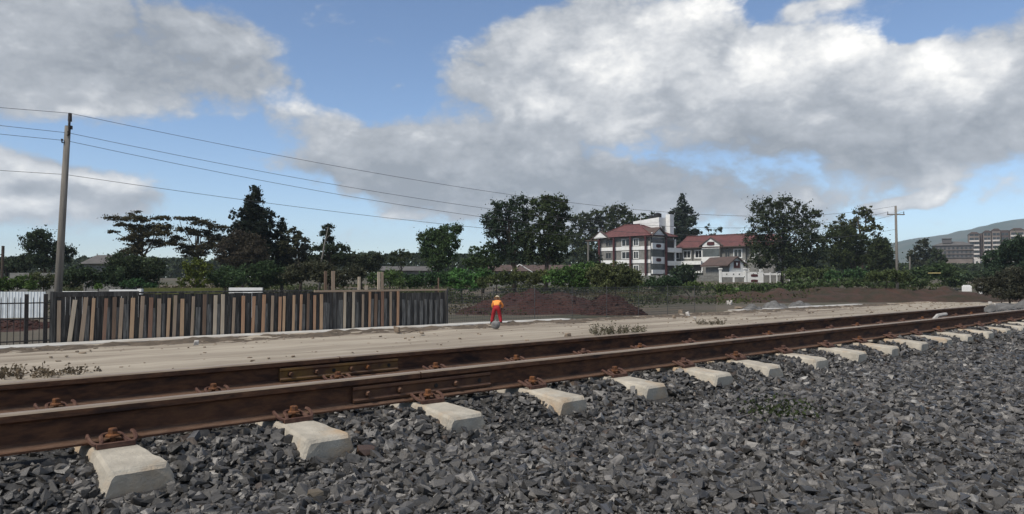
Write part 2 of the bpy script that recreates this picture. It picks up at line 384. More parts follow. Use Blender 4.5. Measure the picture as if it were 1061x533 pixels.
# ground, in track coordinates (t along the rails, p across them)
ts = np.concatenate([np.array([-2500, -1000, -400, -180, -90]), np.arange(-50, 130, 2.0), np.arange(130, 320, 7.0), np.array([340, 420, 600, 1000, 2000, 3400])])
ps = np.concatenate([np.array([-2500, -1200, -500, -120, -40, -14, -9, -5, 0, 4, 5.45, 5.9, 6.4, 7.0, 7.7, 9]), np.arange(12, 36, 3.0), np.arange(36, 130, 2.0), np.arange(130, 260, 7.0), np.array([300, 420, 700, 1200, 2000, 3400])])
def gfn(t, p):
    q = T(p, t, 0); return (q.x, q.y, terrain(q.x, q.y))
tag(link('ground', grid_mesh('ground', ts, ps, gfn, M_ground)), 'rough brown and green ground running back to the trees', kind='structure')

# kerb line
K0 = gnd(0, 363.5); K1 = gnd(905, 316.2)
KD = (K1 - K0); KD.z = 0; KD.normalize(); KN = Vector((-KD.y, KD.x, 0))
KRZ = math.atan2(KD.y, KD.x)
def onkerb(px, off=0.0, py=335):
    """point on the line 'off' metres behind the kerb's front, at image column px"""
    r = ray(px, py); k = r.x / r.y; P = K0 + KN * off
    s = (k * P.y - P.x) / (KD.x - k * KD.y)
    return P + KD * s
def along(q): return (q - K0).dot(KD)

# sandy dirt road, laid on the ground between embankment and kerb
kt = np.arange(-30, 140, 0.5); kw = np.concatenate([np.arange(-23, -12, 2.0), np.arange(-12, 0.41, 0.2)])
def sfn(s, w):
    rut = 0.0
    for c in (-2.6, -4.3, -7.0, -8.7):
        rut -= 0.06 * math.exp(-((w - c - 0.25 * noise.noise(Vector((s * 0.07, c, 0)))) / 0.22) ** 2)
    edge = max(0, 1 - abs(w + 0.55) / 0.9)
    z = 0.04 + rut + 0.045 * noise.noise(Vector((s * 0.5, w * 1.3, 1))) + 0.022 * noise.noise(Vector((s * 1.9, w * 3.1, 5))) + edge * 0.13 * max(0, noise.noise(Vector((s * 0.9, w * 1.5, 7))) + 0.25)
    if s > 70: z += 0
    return (s, w, max(z, 0.006))
_m = grid_mesh('dirt_road', kt, kw, sfn, M_sand)
_o = link('dirt_road', _m, loc=(K0.x, K0.y, 0), rot=(0, 0, KRZ)); tag(_o, 'pale sandy dirt road with wheel ruts beyond the rails', kind='structure')

# churned earth between road and kerb
vs_ = np.arange(-30, 66, 0.25); vw = np.arange(-2.2, 0.01, 0.11)
def vfn(s, w):
    e = 1 - abs(w + 0.85) / 1.25 + 0.55 * noise.noise(Vector((s * 0.45, w * 0.6, 11)))
    z = -0.02 + 0.19 * max(0, min(1, e)) * (0.55 + 0.9 * noise.noise(Vector((s * 1.7, w * 2.6, 3)))) + 0.05 * noise.noise(Vector((s * 4, w * 5, 1)))
    return (s, w, z)
tag(link('earth_verge', grid_mesh('earth_verge', vs_, vw, vfn, mat('churned_earth', (0.135, 0.105, 0.077), (0.08, 0.063, 0.047), 0.95, 2.2, 9, 1.0, 9, bdist=0.06)), loc=(K0.x, K0.y, 0.03), rot=(0, 0, KRZ)), 'rough brown churned earth along the front of the kerb', kind='structure')

# concrete kerb / footing at the foot of the fence
def kerb(px0, px1, h, w, lab):
    a = along(onkerb(px0)); b = along(onkerb(px1))
    mb = MB(); n = max(2, int((b - a) / 2.5))
    for i in range(n):
        s0 = a + (b - a) * i / n; s1 = a + (b - a) * (i + 1) / n - 0.012
        j = random.uniform(-0.012, 0.012)
        M = Matrix.Translation(K0) @ Matrix.Rotation(KRZ, 4, 'Z')
        mb.box(s0, s1, 0 + j, w + j, -0.2, h + random.uniform(-0.008, 0.008), M)
    o = mb.build('kerb', M_kerb, bevel=0.015); return tag(o, lab, kind='structure')
kerb(-90, 597, 0.09, 1.25, 'pale concrete kerb along the foot of the fences')
kerb(768, 862, 0.12, 1.1, 'short pale concrete kerb on the right of the dirt road')
kerb(868, 898, 0.12, 1.1, 'broken end piece of pale kerb furthest to the right')

# ------------------------------------------------------------------ ballast
def zb(p, t):
    if p < 3.0: z = 1.580
    elif p < 3.4: z = 1.580 + (p - 3.0) / 0.4 * 0.12
    elif p < 5.05: z = 1.70
    else: z = 1.70 - (p - 5.05) * 0.45
    if p > 1.5: z += 0.012 * min(1, max(0, (t - 1.5) / 4)) * min(1, (p - 1.5)) * (1 if p < 3.0 else max(0, 1 - (p - 3.0) / 0.4))
    z += 0.020 * noise.noise(Vector((p * 1.1, t * 1.1, 0))) + 0.010 * noise.noise(Vector((p * 3.5, t * 3.5, 5)))
    return z
bt = np.concatenate([np.arange(-8, 8, 0.09), np.arange(8, 26, 0.22), np.arange(26, 70, 1.0)])
bp = np.concatenate([np.arange(-9, -1, 1.0), np.arange(-1, 5.45, 0.09), np.array([5.45])])
def bfn(t, p):
    q = T(p, t, zb(p, t) - 0.008); return tuple(q)
bed = tag(link('ballast_bed', grid_mesh('ballast_bed', bt, bp, bfn, M_ball)), 'dark grey crushed stone ballast under and beside the track', kind='structure')

def stone_shape(rg):
    # broken rock: a skewed box with its corners pushed about and a few knocked off
    v = np.array([(x, y, z) for x in (-1, 1) for y in (-1, 1) for z in (-1, 1)], float) * 0.62
    v += rg.uniform(-0.30, 0.30, size=v.shape)
    drop = rg.integers(0, 3)
    if drop: v = np.delete(v, rg.choice(8, drop, replace=False), axis=0)
    ex = rg.normal(size=(rg.integers(3, 7), 3)); ex /= np.linalg.norm(ex, axis=1, keepdims=True)
    v = np.concatenate([v, ex * rg.uniform(0.75, 1.05, size=(len(ex), 1))])
    v *= np.array([1.05, rg.uniform(0.6, 0.95), rg.uniform(0.42, 0.75)])
    bm = bmesh.new()
    for p in v: bm.verts.new(p)
    r = bmesh.ops.convex_hull(bm, input=bm.verts[:])
    for g in [q for q in bm.verts if not q.link_faces]: bm.verts.remove(g)
    bmesh.ops.triangulate(bm, faces=bm.faces[:])
    bmesh.ops.recalc_face_normals(bm, faces=bm.faces[:])
    bm.verts.index_update()
    V = np.array([q.co[:] for q in bm.verts]); Fc = np.array([[q.index for q in f.verts] for f in bm.faces]); bm.free()
    return V, Fc
LIB = [stone_shape(RNG) for _ in range(40)]
def stone_col(rg):
    r = rg.random()
    g = 0.036 + 0.135 * rg.random() ** 2.0
    g *= 1.0; c = np.array([g * 1.08, g, g * 0.90])
    if r < 0.02: c = np.array([0.085, 0.062, 0.045]) * rg.uniform(0.7, 1.2)
    elif r < 0.03: c = np.array([0.27, 0.26, 0.24]) * rg.uniform(0.7, 1.2)
    elif r < 0.13: c = c * 1.5
    return c
def project(q):
    d = q - Vector((0, 0, HC)); c, s = math.cos(PITCH), math.sin(PITCH)
    f = d.y * c + d.z * s; u = -d.y * s + d.z * c
    return (CX + F * d.x / f, CY - F * u / f, f) if f > 0.05 else (None, None, f)
st = []
bands = [(0.9, 4.2, 2500, 1.0, 300), (4.2, 7.5, 1700, 1.05, 160), (7.5, 13, 800, 1.2, 110), (13, 28, 280, 1.5, 80)]
sleeper_t = [T0 + T_STEP * k for k in range(-7, 34)]
def blocked(p, t, r):
    if 3.09 < p < 5.22:
        for tk in sleeper_t:
            if abs(t - tk) < 0.105 + r * 0.25: return True
    for pr in (P_FRONT, P_REAR):
        if pr == P_REAR and t > REAR_END: continue
        if abs(p - pr) < 0.070 + r * 0.3: return True
    return False
for y0, y1, den, sz, marg in bands:
    tmin, tmax = -3.5, 42.0
    A = (tmax - tmin) * 6.0
    n = int(A * den)
    tt = RNG.uniform(tmin, tmax, n); pp = RNG.uniform(-0.7, 5.3, n)
    X = NV.x * pp + DV.x * tt; Y = NV.y * pp + DV.y * tt
    ok = (Y > y0) & (Y <= y1)
    u = CX + F * X / np.maximum(Y, 0.01)
    v = 288 + F * 0.83 / np.maximum(Y, 0.01)
    ok &= (u > -marg) & (u < 1061 + marg) & (v < 533 + marg * 1.2)
    ok &= (pp < 3.7) | (RNG.random(n) < 0.45)
    for p, t in zip(pp[ok], tt[ok]):
        fine = noise.noise(Vector((p * 0.9 + 4, t * 0.9, 9)))
        r = 0.0178 * math.exp(RNG.normal(0, 0.43)) * sz
        if fine > 0.18: r *= 0.55 if RNG.random() < 0.75 else 1.0
        r = min(r, 0.036 * sz)
        if blocked(p, t, r): continue
        z = zb(p, t) + r * RNG.uniform(-0.30, 0.55)
        st.append((p, t, z, r, RNG.integers(0, len(LIB))))
pos = np.array([[*(T(a[0], a[1], a[2]))] for a in st]); rad = np.array([a[3] for a in st]); li = np.array([a[4] for a in st])
ns = len(st)
eul = RNG.uniform(0, 2 * math.pi, (ns, 3)); eul[:, 0] = RNG.normal(0, 0.45, ns); eul[:, 1] = RNG.normal(0, 0.45, ns)
scl = np.stack([RNG.uniform(0.9, 1.35, ns), RNG.uniform(0.85, 1.1, ns), RNG.uniform(0.8, 1.15, ns)], 1) * rad[:, None]
# the 300 stones that show largest are objects of their own
score = np.zeros(ns)
for i in range(ns):
    if pos[i, 1] < 5.5:
        a, b, f = project(Vector(pos[i]))
        if a is not None and 4 < a < 1057 and 300 < b < 530 and pos[i, 2] > zb(st[i][0], st[i][1]): score[i] = rad[i] / f
pick = np.argsort(-score)[:297]
lib_mesh = []
for k, (V, Fc) in enumerate(LIB):
    lib_mesh.append(mesh_np('stone', V, Fc, M_stone, col=stone_col(RNG) if k > 1 else np.array([0.09, 0.09, 0.095])))
for i in pick:
    link('stone', lib_mesh[li[i]], bed, loc=pos[i], rot=eul[i], scale=scl[i])
for px, py, r, c, lab in ((380, 467, 0.055, (0.105, 0.062, 0.042), 'brown angular stone lying right of the second sleeper'), (71, 293 + 210, 0.03, (0.16, 0.12, 0.08), None), (326, 511, 0.03, (0.20, 0.155, 0.10), 'yellowish stone among the dark ballast')):
    q = gnd(px, py, 1.63); V, Fc = LIB[5]
    o = link('stone', mesh_np('stone', V, Fc, M_stone, col=np.array(c)), bed, loc=q, rot=(0.2, 0.1, 0.9), scale=(r * 1.3, r, r))
    if lab: o['label'] = lab
keep = np.ones(ns, bool); keep[pick] = False
Vs, Fs, Cs, off = [], [], [], 0
for k, (V, Fc) in enumerate(LIB):
    idx = np.where(keep & (li == k))[0]; m_ = len(idx)
    if not m_: continue
    c, s = np.cos(eul[idx]), np.sin(eul[idx])
    R = np.zeros((m_, 3, 3))
    cx, cy, cz = c.T; sx, sy, sz = s.T
    R[:, 0, 0] = cy * cz; R[:, 0, 1] = sx * sy * cz - cx * sz; R[:, 0, 2] = cx * sy * cz + sx * sz
    R[:, 1, 0] = cy * sz; R[:, 1, 1] = sx * sy * sz + cx * cz; R[:, 1, 2] = cx * sy * sz - sx * cz
    R[:, 2, 0] = -sy; R[:, 2, 1] = sx * cy; R[:, 2, 2] = cx * cy
    W = np.einsum('mij,mvj->mvi', R, V[None] * scl[idx][:, None, :]) + pos[idx][:, None, :]
    Vs.append(W.reshape(-1, 3)); Fs.append((Fc[None] + (np.arange(m_) * len(V))[:, None, None] + off).reshape(-1, 3))
    Cs.append(np.repeat(np.array([stone_col(RNG) for _ in range(m_)]), len(V), axis=0)); off += m_ * len(V)
o = link('loose_stones', mesh_np('loose_stones', np.concatenate(Vs), np.concatenate(Fs), M_stone, col=np.concatenate(Cs)), bed); o['kind'] = 'stuff'

# ------------------------------------------------------------------ rails
def rail_profile():
    h = RAIL_H
    r = [(-0.0325, h - 0.008), (-0.025, h - 0.001), (0, h), (0.025, h - 0.001), (0.0325, h - 0.008), (0.0335, h - 0.034), (0.010, h - 0.046), (0.0075, h - 0.06), (0.0075, 0.034), (0.012, 0.026), (0.058, 0.013), (0.0625, 0.009), (0.0625, 0.0)]
    l = [(-a, b) for a, b in r[5:]][::-1]
    return r[::1] + [] if False else ([(a, b) for a, b in r[:5]] + r[5:] + l)
PROF = rail_profile()
def sweep_rail(t0, t1):
    n = len(PROF); mb = MB(); steps = max(2, int((t1 - t0) / 0.8))
    vs = []; fs = []; mi = []
    for i in range(steps + 1):
        t = t0 + (t1 - t0) * i / steps
        for a, b in PROF: vs.append((t, a, b))
    for i in range(steps):
        for k in range(n):
            f = (i * n + k, i * n + (k + 1) % n, (i + 1) * n + (k + 1) % n, (i + 1) * n + k); mb.mi = 1 if k in (0, 1, 2, 3) else 0
            fs.append((f, mb.mi))
    mb.add(vs, []); 
    for f, q in fs: mb.f.append(f); mb.m.append(q)
    mb.f += [tuple(range(n))[::-1], tuple(range(steps * n, steps * n + n))]; mb.m += [0, 0]
    return mb
def hexbolt(r, h, n=6):
    mb = MB(); mb.tube([(0, 0, 0), (0, 0, h)], r, n); return mb
bolt_head = MB(); bolt_head.tube([(0, 0, 0), (0, -0.004, 0)], 0.021, 12); bolt_head.tube([(0, -0.004, 0), (0, -0.024, 0)], [0.017, 0.014], 6)
me_bolt = bolt_head.mesh('bolt', M_plate, bevel=0.001)
me_bolt_o = bolt_head.mesh('bolt', M_orange, bevel=0.001)
hole = MB(); hole.tube([(0, 0.002, 0), (0, -0.0035, 0)], 0.013, 12); me_hole = hole.mesh('hole_shade_disc', M_boot)  # solid dark disc; its colour stands for the shade in an empty hole
rail_objs = []
def rail_line(p, t0, joint, t1, lab, px0, px1, bolts, pm):
    root = empty('steel_rail', T(p, 0, SEAT + 0.006), RZ, lab, 'rail')
    sweep_rail(t0, joint - 0.004).build('rail_length', [M_rust, M_railtop], root)
    sweep_rail(joint + 0.004, t1).build('rail_length', [M_rust, M_railtop], root)
    # fishplate: profile against the web between head and foot, on both sides
    def tpos(px):
        r = ray(px, 400); a = math.atan2(r.x, r.y); return (p - 0.03) * math.tan(a + math.pi / 2 - ang)
    a, b = tpos(px0), tpos(px1)
    prof = [(-0.0085, 0.034), (-0.037, 0.026), (-0.040, 0.040), (-0.027, 0.050), (-0.027, 0.089), (-0.036, 0.098), (-0.034, 0.112), (-0.0115, 0.1125)]
    for sgn, nm in ((1, 'near'), (-1, 'far')):
        mb = MB(); mb.prism([(sgn * y, z) for y, z in prof], a, b, 'x')
        fp = mb.build('fishplate', pm if sgn == 1 else M_plate, root, bevel=0.0015)
        for px, kind in bolts:
            t = tpos(px)
            if kind == 'hole': link('hole_shade_disc', me_hole, fp, loc=(t, sgn * -0.027, 0.069), rot=(0, 0, 0 if sgn == 1 else math.pi))
            else: link('bolt', me_bolt_o if kind == 'orange' else me_bolt, fp, loc=(t, sgn * -0.027, 0.069), rot=(0, random.uniform(0, 1), 0 if sgn == 1 else math.pi))
    return root
def tmid(p, px):
    r = ray(px, 400); a = math.atan2(r.x, r.y); return (p - 0.03) * math.tan(a + math.pi / 2 - ang)
rail_line(P_FRONT, -7, tmid(P_FRONT, 436), 60, 'nearer rusty rail with a plain brown fishplate, running out of the picture', 366, 508, [(381, 'bolt'), (414, 'bolt'), (452, 'hole'), (472, 'bolt'), (497, 'hole')], M_plate)
rail_line(P_REAR, -8, tmid(P_REAR, 352), REAR_END, 'farther rusty rail with an ochre stained fishplate, ending short on the right', 290, 412, [(301, 'bolt'), (328, 'bolt'), (346, 'hole'), (364, 'bolt'), (381, 'orange'), (403, 'hole')], M_plate_ochre)

# ------------------------------------------------------------------ sleepers with clips
def sleeper_mesh():
    # stations along the half length: y, top half width, top z, mid half width, mid z, bottom half width
    H = 0.21
    stn = [(0.00, 0.070, -0.030, 0.115), (0.28, 0.072, -0.028, 0.120), (0.40, 0.080, -0.001, 0.132), (0.53, 0.080, 0.0, 0.136), (0.72, 0.086, -0.001, 0.142), (0.727, 0.087, -0.003, 0.142), (0.985, 0.112, -0.022, 0.152)]
    rows = []
    for y, tw, tz, bw in stn:
        rows.append((y, [(-bw, -H), (-bw, -H * 0.72), (-tw - 0.004, tz - 0.012), (-tw + 0.008, tz), (tw - 0.008, tz), (tw + 0.004, tz - 0.012), (bw, -H * 0.72), (bw, -H)]))
    y, tw, tz, bw = stn[-1]
    rows.append((0.996, [(-bw + 0.002, -H), (-bw + 0.002, -H * 0.72), (-tw, tz - 0.018), (-tw + 0.012, tz - 0.006), (tw - 0.012, tz - 0.006), (tw, tz - 0.018), (bw - 0.002, -H * 0.72), (bw - 0.002, -H)]))
    rows.append((1.010, [(-bw + 0.012, -H), (-bw + 0.012, -H * 0.72), (-tw + 0.006, tz - 0.034), (-tw + 0.018, tz - 0.020), (tw - 0.018, tz - 0.020), (tw - 0.006, tz - 0.034), (bw - 0.012, -H * 0.72), (bw - 0.012, -H)]))
    full = [(-y, r) for y, r in rows[:0:-1]] + rows
    vs = [(x, y, z) for y, r in full for x, z in r]; n = 8; fs = []
    for i in range(len(full) - 1):
        for k in range(n): fs.append((i * n + k, i * n + (k + 1) % n, (i + 1) * n + (k + 1) % n, (i + 1) * n + k))
    fs += [tuple(range(n)), tuple(range((len(full) - 1) * n, len(full) * n))]
    mb = MB(); mb.add(vs, fs); return mb.mesh('sleeper_body', M_conc)
def chipped(seed):
    me = sleeper_mesh(); bm = bmesh.new(); bm.from_mesh(me)
    bmesh.ops.subdivide_edges(bm, edges=[e for e in bm.edges if e.calc_length() > 0.05], cuts=3, use_grid_fill=True)
    bmesh.ops.triangulate(bm, faces=bm.faces[:]); bm.normal_update()
    for v in bm.verts:
        q = v.co * 22 + Vector((seed * 7.3, 0, 0)); d = 0.0016 * noise.noise(q)
        c = noise.noise(v.co * 9 + Vector((0, seed * 3.1, 0)))
        sharp = max((e.calc_face_angle(0) for e in v.link_edges), default=0)
        if sharp > 0.35 and c > 0.22: d -= 0.011 * (c - 0.22) / 0.5
        v.co += v.normal * d
    bm.to_mesh(me); bm.free(); return me
ME_SLEEPER = [chipped(k) for k in range(6)]
# W-shaped spring clip round a screw; local +Y away from the rail
def clip_mesh():
    mb = MB(); pts = []
    for x, y, z in ((-0.098, -0.052, 0.044), (-0.103, -0.020, 0.038), (-0.094, 0.030, 0.018), (-0.070, 0.044, 0.012), (-0.054, 0.020, 0.022), (-0.046, -0.026, 0.036), (-0.028, -0.046, 0.040), (0.0, -0.050, 0.040),
                    (0.028, -0.046, 0.040), (0.046, -0.026, 0.036), (0.054, 0.020, 0.022), (0.070, 0.044, 0.012), (0.094, 0.030, 0.018), (0.103, -0.020, 0.038), (0.098, -0.052, 0.044)): pts.append(Vector((x, y, z)))
    fine = []
    for i in range(len(pts) - 1):
        p0, p1, p2, p3 = pts[max(i - 1, 0)], pts[i], pts[i + 1], pts[min(i + 2, len(pts) - 1)]
        for k in range(3):
            t = k / 3.0
            fine.append(0.5 * ((2 * p1) + (p2 - p0) * t + (2 * p0 - 5 * p1 + 4 * p2 - p3) * t * t + (3 * p1 - p0 - 3 * p2 + p3) * t ** 3))
    fine.append(pts[-1]); mb.tube(fine, 0.0105, 6)
    mb.box(-0.085, 0.085, 0.036, 0.062, -0.004, 0.018)
    return mb.mesh('rail_clip', M_clip, smooth=False)
me_clip = clip_mesh()
sb = MB(); sb.tube([(0, 0, 0.0), (0, 0, 0.036)], 0.013, 8); sb.tube([(0, 0, 0.036), (0, 0, 0.044), (0, 0, 0.050)], [0.033, 0.033, 0.024], 14); sb.tube([(0, 0, 0.050), (0, 0, 0.071), (0, 0, 0.075)], [0.0235, 0.023, 0.018], 6)
me_screw = sb.mesh('screw', M_orange, bevel=0.001)
me_screw_d = sb.mesh('screw', M_clip, bevel=0.001)
pad = MB(); pad.box(-0.075, 0.075, -0.07, 0.07, 0.0, 0.0055); me_pad = pad.mesh('rail_pad', M_boot)
ORD = ['first', 'second', 'third', 'fourth', 'fifth', 'sixth', 'seventh', 'eighth', 'ninth', 'tenth', 'eleventh', 'twelfth', 'thirteenth', 'fourteenth', 'fifteenth', 'sixteenth', 'seventeenth', 'eighteenth', 'nineteenth']
def make_sleeper(t, lab, rz=0.0, dz=0.0, dark=False):
    root = empty('concrete_sleeper', T(P_MID, t, SEAT + dz), RZ + rz, lab, 'sleeper', 'concrete sleepers under the two rails')
    body = link('sleeper_body', ME_SLEEPER[int(round(t / T_STEP)) % 6], root)
    for pr in (P_FRONT - P_MID, P_REAR - P_MID):
        if pr > 0 and t > REAR_END: 
            link('rail_pad', me_pad, root, loc=(0, pr, 0)); continue
        link('rail_pad', me_pad, root, loc=(0, pr, 0))
        for sg in (-1, 1):
            c = link('rail_clip', me_clip, root, scale=(0.88, 0.9, 0.92), loc=(random.uniform(-0.006, 0.006), pr + sg * 0.106, 0.004), rot=(0, 0, (math.pi if sg < 0 else 0) + random.uniform(-0.06, 0.06)))
            link('screw', me_screw_d if dark else me_screw, c, loc=(0, -0.005, 0.0), rot=(0, 0, random.uniform(0, 1)))
    return root
for i in range(19):
    if i == 0: lab = 'pale concrete sleeper nearest the camera, its whole end face showing at lower left'
    elif i == 18: lab = 'concrete sleeper cut by the right edge of the picture'
    else: lab = 'pale concrete sleeper, %s from the left along the nearer rail' % ORD[i]
    make_sleeper(T0 + T_STEP * i + (random.uniform(-0.02, 0.02) if i > 2 else 0), lab, random.uniform(-0.02, 0.02), 0, i > 4 and i % 3 != 0)

# ------------------------------------------------------------------ timber wall along the kerb
def kerb_frame(off): return Matrix.Translation(K0 + KN * off) @ Matrix.Rotation(KRZ, 4, 'Z')
W_OFF = 1.29
sA = along(onkerb(56, W_OFF)); sB = along(onkerb(462, W_OFF))
wall = empty('timber_wall', K0 + KN * W_OFF, KRZ, 'long dark board wall with many paler upright planks nailed over it', 'wall')
def ws(px, off=W_OFF): return along(onkerb(px, off))
FH = 1.80
tb = 0.0
s = sA; i = 0
wood_r = random.Random(3)
while s < sB:
    w = wood_r.uniform(0.15, 0.24); 
    right = s > ws(415)
    h = 1.70 if right else FH + wood_r.uniform(-0.015, 0.03)
    mb = MB(); y = wood_r.uniform(0.10, 0.125)
    mb.box(s, s + w - 0.012, y, y + 0.03, -0.05, h)
    o = mb.build('board', M_board, wall)
    s += w; i += 1
# low second layer of shorter weathered boards
def board_top(px): return 1.42
pxs = [66, 79, 90, 100, 112, 121, 131, 140, 150, 159, 170, 184, 193, 205, 217, 226, 235, 246, 257, 266, 276, 286, 299, 307, 315, 322, 330, 337, 341, 351, 354, 361, 370, 379, 386, 393, 400, 408, 418.7, 424, 431, 437, 442, 447, 452.8, 458]
for px in pxs:
    if px < 330 and min(abs(px - q[0]) for q in [(61,), (72,), (84.5,), (95,), (108,), (118,)]) < 3: continue
    s = ws(px); h = wood_r.uniform(1.22, 1.45) if px < 416 else wood_r.uniform(1.28, 1.38); w = wood_r.uniform(0.11, 0.20)
    mb = MB(); lean = wood_r.uniform(-0.03, 0.05); y = wood_r.uniform(0.052, 0.07)
    mb.box(-w / 2, w / 2, y, y + 0.028, 0.0, h, Matrix.Translation((s, 0, 0)) @ Matrix.Rotation(lean * 0.6, 4, 'Y'))
    mb.build('board', M_board_grey if (px > 416 or wood_r.random() < 0.55) else M_board, wall)
planks = [(61, 0, 0), (72, 4, 3), (84.5, 0, 2.5), (95, 1, 1), (108, 2, 1), (118, 5, .5), (124.3, 0, 1), (136.5, 1, .8), (146, 0, 1), (155.5, 2, .6), (164.5, 0, .3), (174, 1, .8), (180.5, 0, .7), (188.6, 1, .3), (199, 0, 1), (211.6, 5, .3), (222.6, 4, .4), (230.5, 4, .3), (241.5, 0, 1), (251.8, 3, .2), (262, 3, 1.1), (272.5, 3, .9), (281.8, 0, .5), (289.8, 3, .6), (294, 1, .6),
          (304, 1, .6), (311.5, 3, .8), (319, 5, .6), (326, 3, .1), (333, 1, .2), (357.2, 4, .3), (366, 4, .3), (376, 0, .4), (383, 3, .2), (389.4, 5, .2), (396.3, 2, .1), (405, 0, .2), (412.4, 3, .1)]
for px, wd, lean in planks:
    s = ws(px); tall = px > 322
    h = (1.78 if tall and px > 355 and wd in (4, 3, 2) else wood_r.uniform(1.58, 1.70)); w = wood_r.uniform(0.105, 0.15)
    mb = MB(); y = wood_r.uniform(0.004, 0.012)
    M = Matrix.Translation((s, 0, wood_r.uniform(0.0, 0.09))) @ Matrix.Rotation(math.radians(lean * 2.1 + wood_r.uniform(-0.4, 0.4)), 4, 'Y') 
    mb.box(-w / 2, w / 2, y, y + 0.030, 0, h, M)
    mb.build('plank', woods[wd], wall, bevel=0.003)
for px, wd, y0, y1, w in ((338.5, 5, 281, 340, 0.13), (346.5, 0, 281, 345, 0.16), (373.5, 4, 287, 340, 0.13), (381, 4, 296, 305, 0.16), (394, 4, 282, 340, 0.14), (397.5, 0, 282, 340, 0.13), (456, 5, 288, 340, 0.06)):
    s = ws(px); Y = onkerb(px, W_OFF).y; zt = at(px, y0, Y).z; zb_ = max(0, at(px, y1, Y).z)
    mb = MB(); mb.box(s - w / 2, s + w / 2, 0.135, 0.175, zb_, zt); mb.build('upright', woods[wd], wall, bevel=0.003)
mb = MB(); a, b = ws(325), ws(462); mb.box(a, b, -0.05, -0.004, 1.79, 1.88); mb.build('top_rail', woods[0], wall, bevel=0.004)
mb = MB(); a, b = ws(57), ws(144); mb.box(a, b, 0.045, 0.2, 1.74, 1.93); mb.build('cap_beam', M_board, wall, bevel=0.006)
mb = MB(); a, b = ws(144.5), ws(324); mb.box(a, b, 0.05, 0.17, 1.835, 1.90); mb.build('cap_beam', M_board, wall, bevel=0.006)
mb = MB(); a = ws(54.5); mb.box(a - 0.08, a + 0.08, 0.0, 0.14, -0.1, 1.95); mb.build('end_post', M_board, wall, bevel=0.005)
mb = MB(); a = ws(463.5); mb.box(a - 0.05, a + 0.05, 0.0, 0.14, -0.1, 1.86); mb.build('end_post', M_board, wall, bevel=0.005)

# iron railing at far left
G_OFF = 1.29
rl = empty('iron_railing', K0 + KN * G_OFF, KRZ, 'black iron railing with upright bars at the left edge', 'railing')
a, b = along(onkerb(-60, G_OFF)), along(onkerb(52.5, G_OFF))
n = int((b - a) / 0.192)
bar = MB(); bar.tube([(0, 0, 0.08), (0, 0, 1.70)], 0.014, 5); bar.tube([(0, 0, 1.70), (0, 0, 1.78)], [0.014, 0.002], 5); me_bar = bar.mesh('bar', M_dark)
for i in range(n): link('bar', me_bar, rl, loc=(a + 0.1 + i * 0.192, 0.02, 0))
for z in (0.16, 0.95, 1.52):
    mb = MB(); mb.box(a, b, 0.0, 0.04, z, z + 0.045); mb.build('rail', M_dark, rl)
for s in (a + 2.4, along(onkerb(47.5, G_OFF))):
    mb = MB(); mb.box(s - 0.06, s + 0.06, 0.05, 0.17, -0.1, 1.86); mb.build('post', M_dark, rl)

# wire fence from the timber wall to the right
F_OFF = 1.30
wf = empty('wire_fence', K0 + KN * F_OFF, KRZ, 'thin grey wire mesh fence on slim posts right of the timber wall', 'fence')
a, b = along(onkerb(464, F_OFF)), along(onkerb(742, F_OFF))
for i in range(int((b - a) / 3.0) + 1):
    mb = MB(); mb.tube([(a + i * 3.0, 0, -0.1), (a + i * 3.0, 0, 1.95)], 0.022, 6); mb.build('post', M_wire, wf)
V, Fc = [], []
def strip(p, q, r):
    o = len(V); p = Vector(p); q = Vector(q); d = (q - p).normalized(); u = Vector((0, 1, 0)); w = d.cross(u)
    for e in (p, q):
        for k in range(3):
            an = k * 2.0944; V.append(tuple(e + (u * math.cos(an) + w * math.sin(an)) * r))
    for k in range(3): Fc.append((o + k, o + (k + 1) % 3, o + 3 + (k + 1) % 3, o + 3 + k))
for z in np.arange(0.05, 1.91, 0.15):
    for i in range(int((b - a) / 3.0)): strip((a + i * 3.0, 0.02, z), (a + i * 3.0 + 3.0, 0.02, z + 0.0), 0.0095 if z < 1.8 else 0.014)
for s in np.arange(a, b, 0.12): strip((s, 0.02, 0.02), (s, 0.02, 1.88), 0.0085)
o = link('wire_mesh', mesh_np('wire_mesh', V, Fc, M_wire), wf); o['kind'] = 'stuff'

# pale wall behind the timber wall
def wall_px(name, px0, px1, ytop, Y, thick, m, lab, cat, ribs=0, cap=None, post_right=None, base=0.0):
    A = at(px0, ytop, Y); B = at(px1, ytop, Y)
    root = empty(name, (A.x, Y, base), 0, lab, cat)
    L_ = B.x - A.x; H = A.z - base
    if ribs:
        pn = max(1, int(L_ / 1.1))
        for k in range(pn):
            x0 = L_ * k / pn; x1 = L_ * (k + 1) / pn - 0.012; mb = MB(); nr = 6; poly = []
            for j in range(nr * 4 + 1):
                poly.append((x0 + (x1 - x0) * j / (nr * 4), -0.028 if (j % 4) in (1, 2) else 0.0))
            poly2 = poly + [(x1, thick), (x0, thick)]
            mb.prism(poly2, 0.0, H, 'z'); mb.build('panel', m, root)
    else:
        pn = max(1, int(L_ / 2.4))
        for k in range(pn):
            mb = MB(); mb.box(L_ * k / pn, L_ * (k + 1) / pn - 0.015, 0, thick, 0, H - (0.1 if cap else 0)); mb.build('panel', m, root, bevel=0.006)
    if cap:
        mb = MB(); mb.box(0, L_, -0.04, thick + 0.04, H - 0.1, H); mb.build('coping', cap, root, bevel=0.01)
    if post_right:
        mb = MB(); mb.box(L_ + 0.03, L_ + 0.29, -0.05, 0.21, 0, H + 0.05); mb.build('post', post_right, root, bevel=0.01)
    return root
wall_px('sheet_wall', -70, 47, 302.5, 45, 0.05, M_whitesheet, 'pale ribbed sheet wall behind the iron railing at left', 'wall', ribs=1)
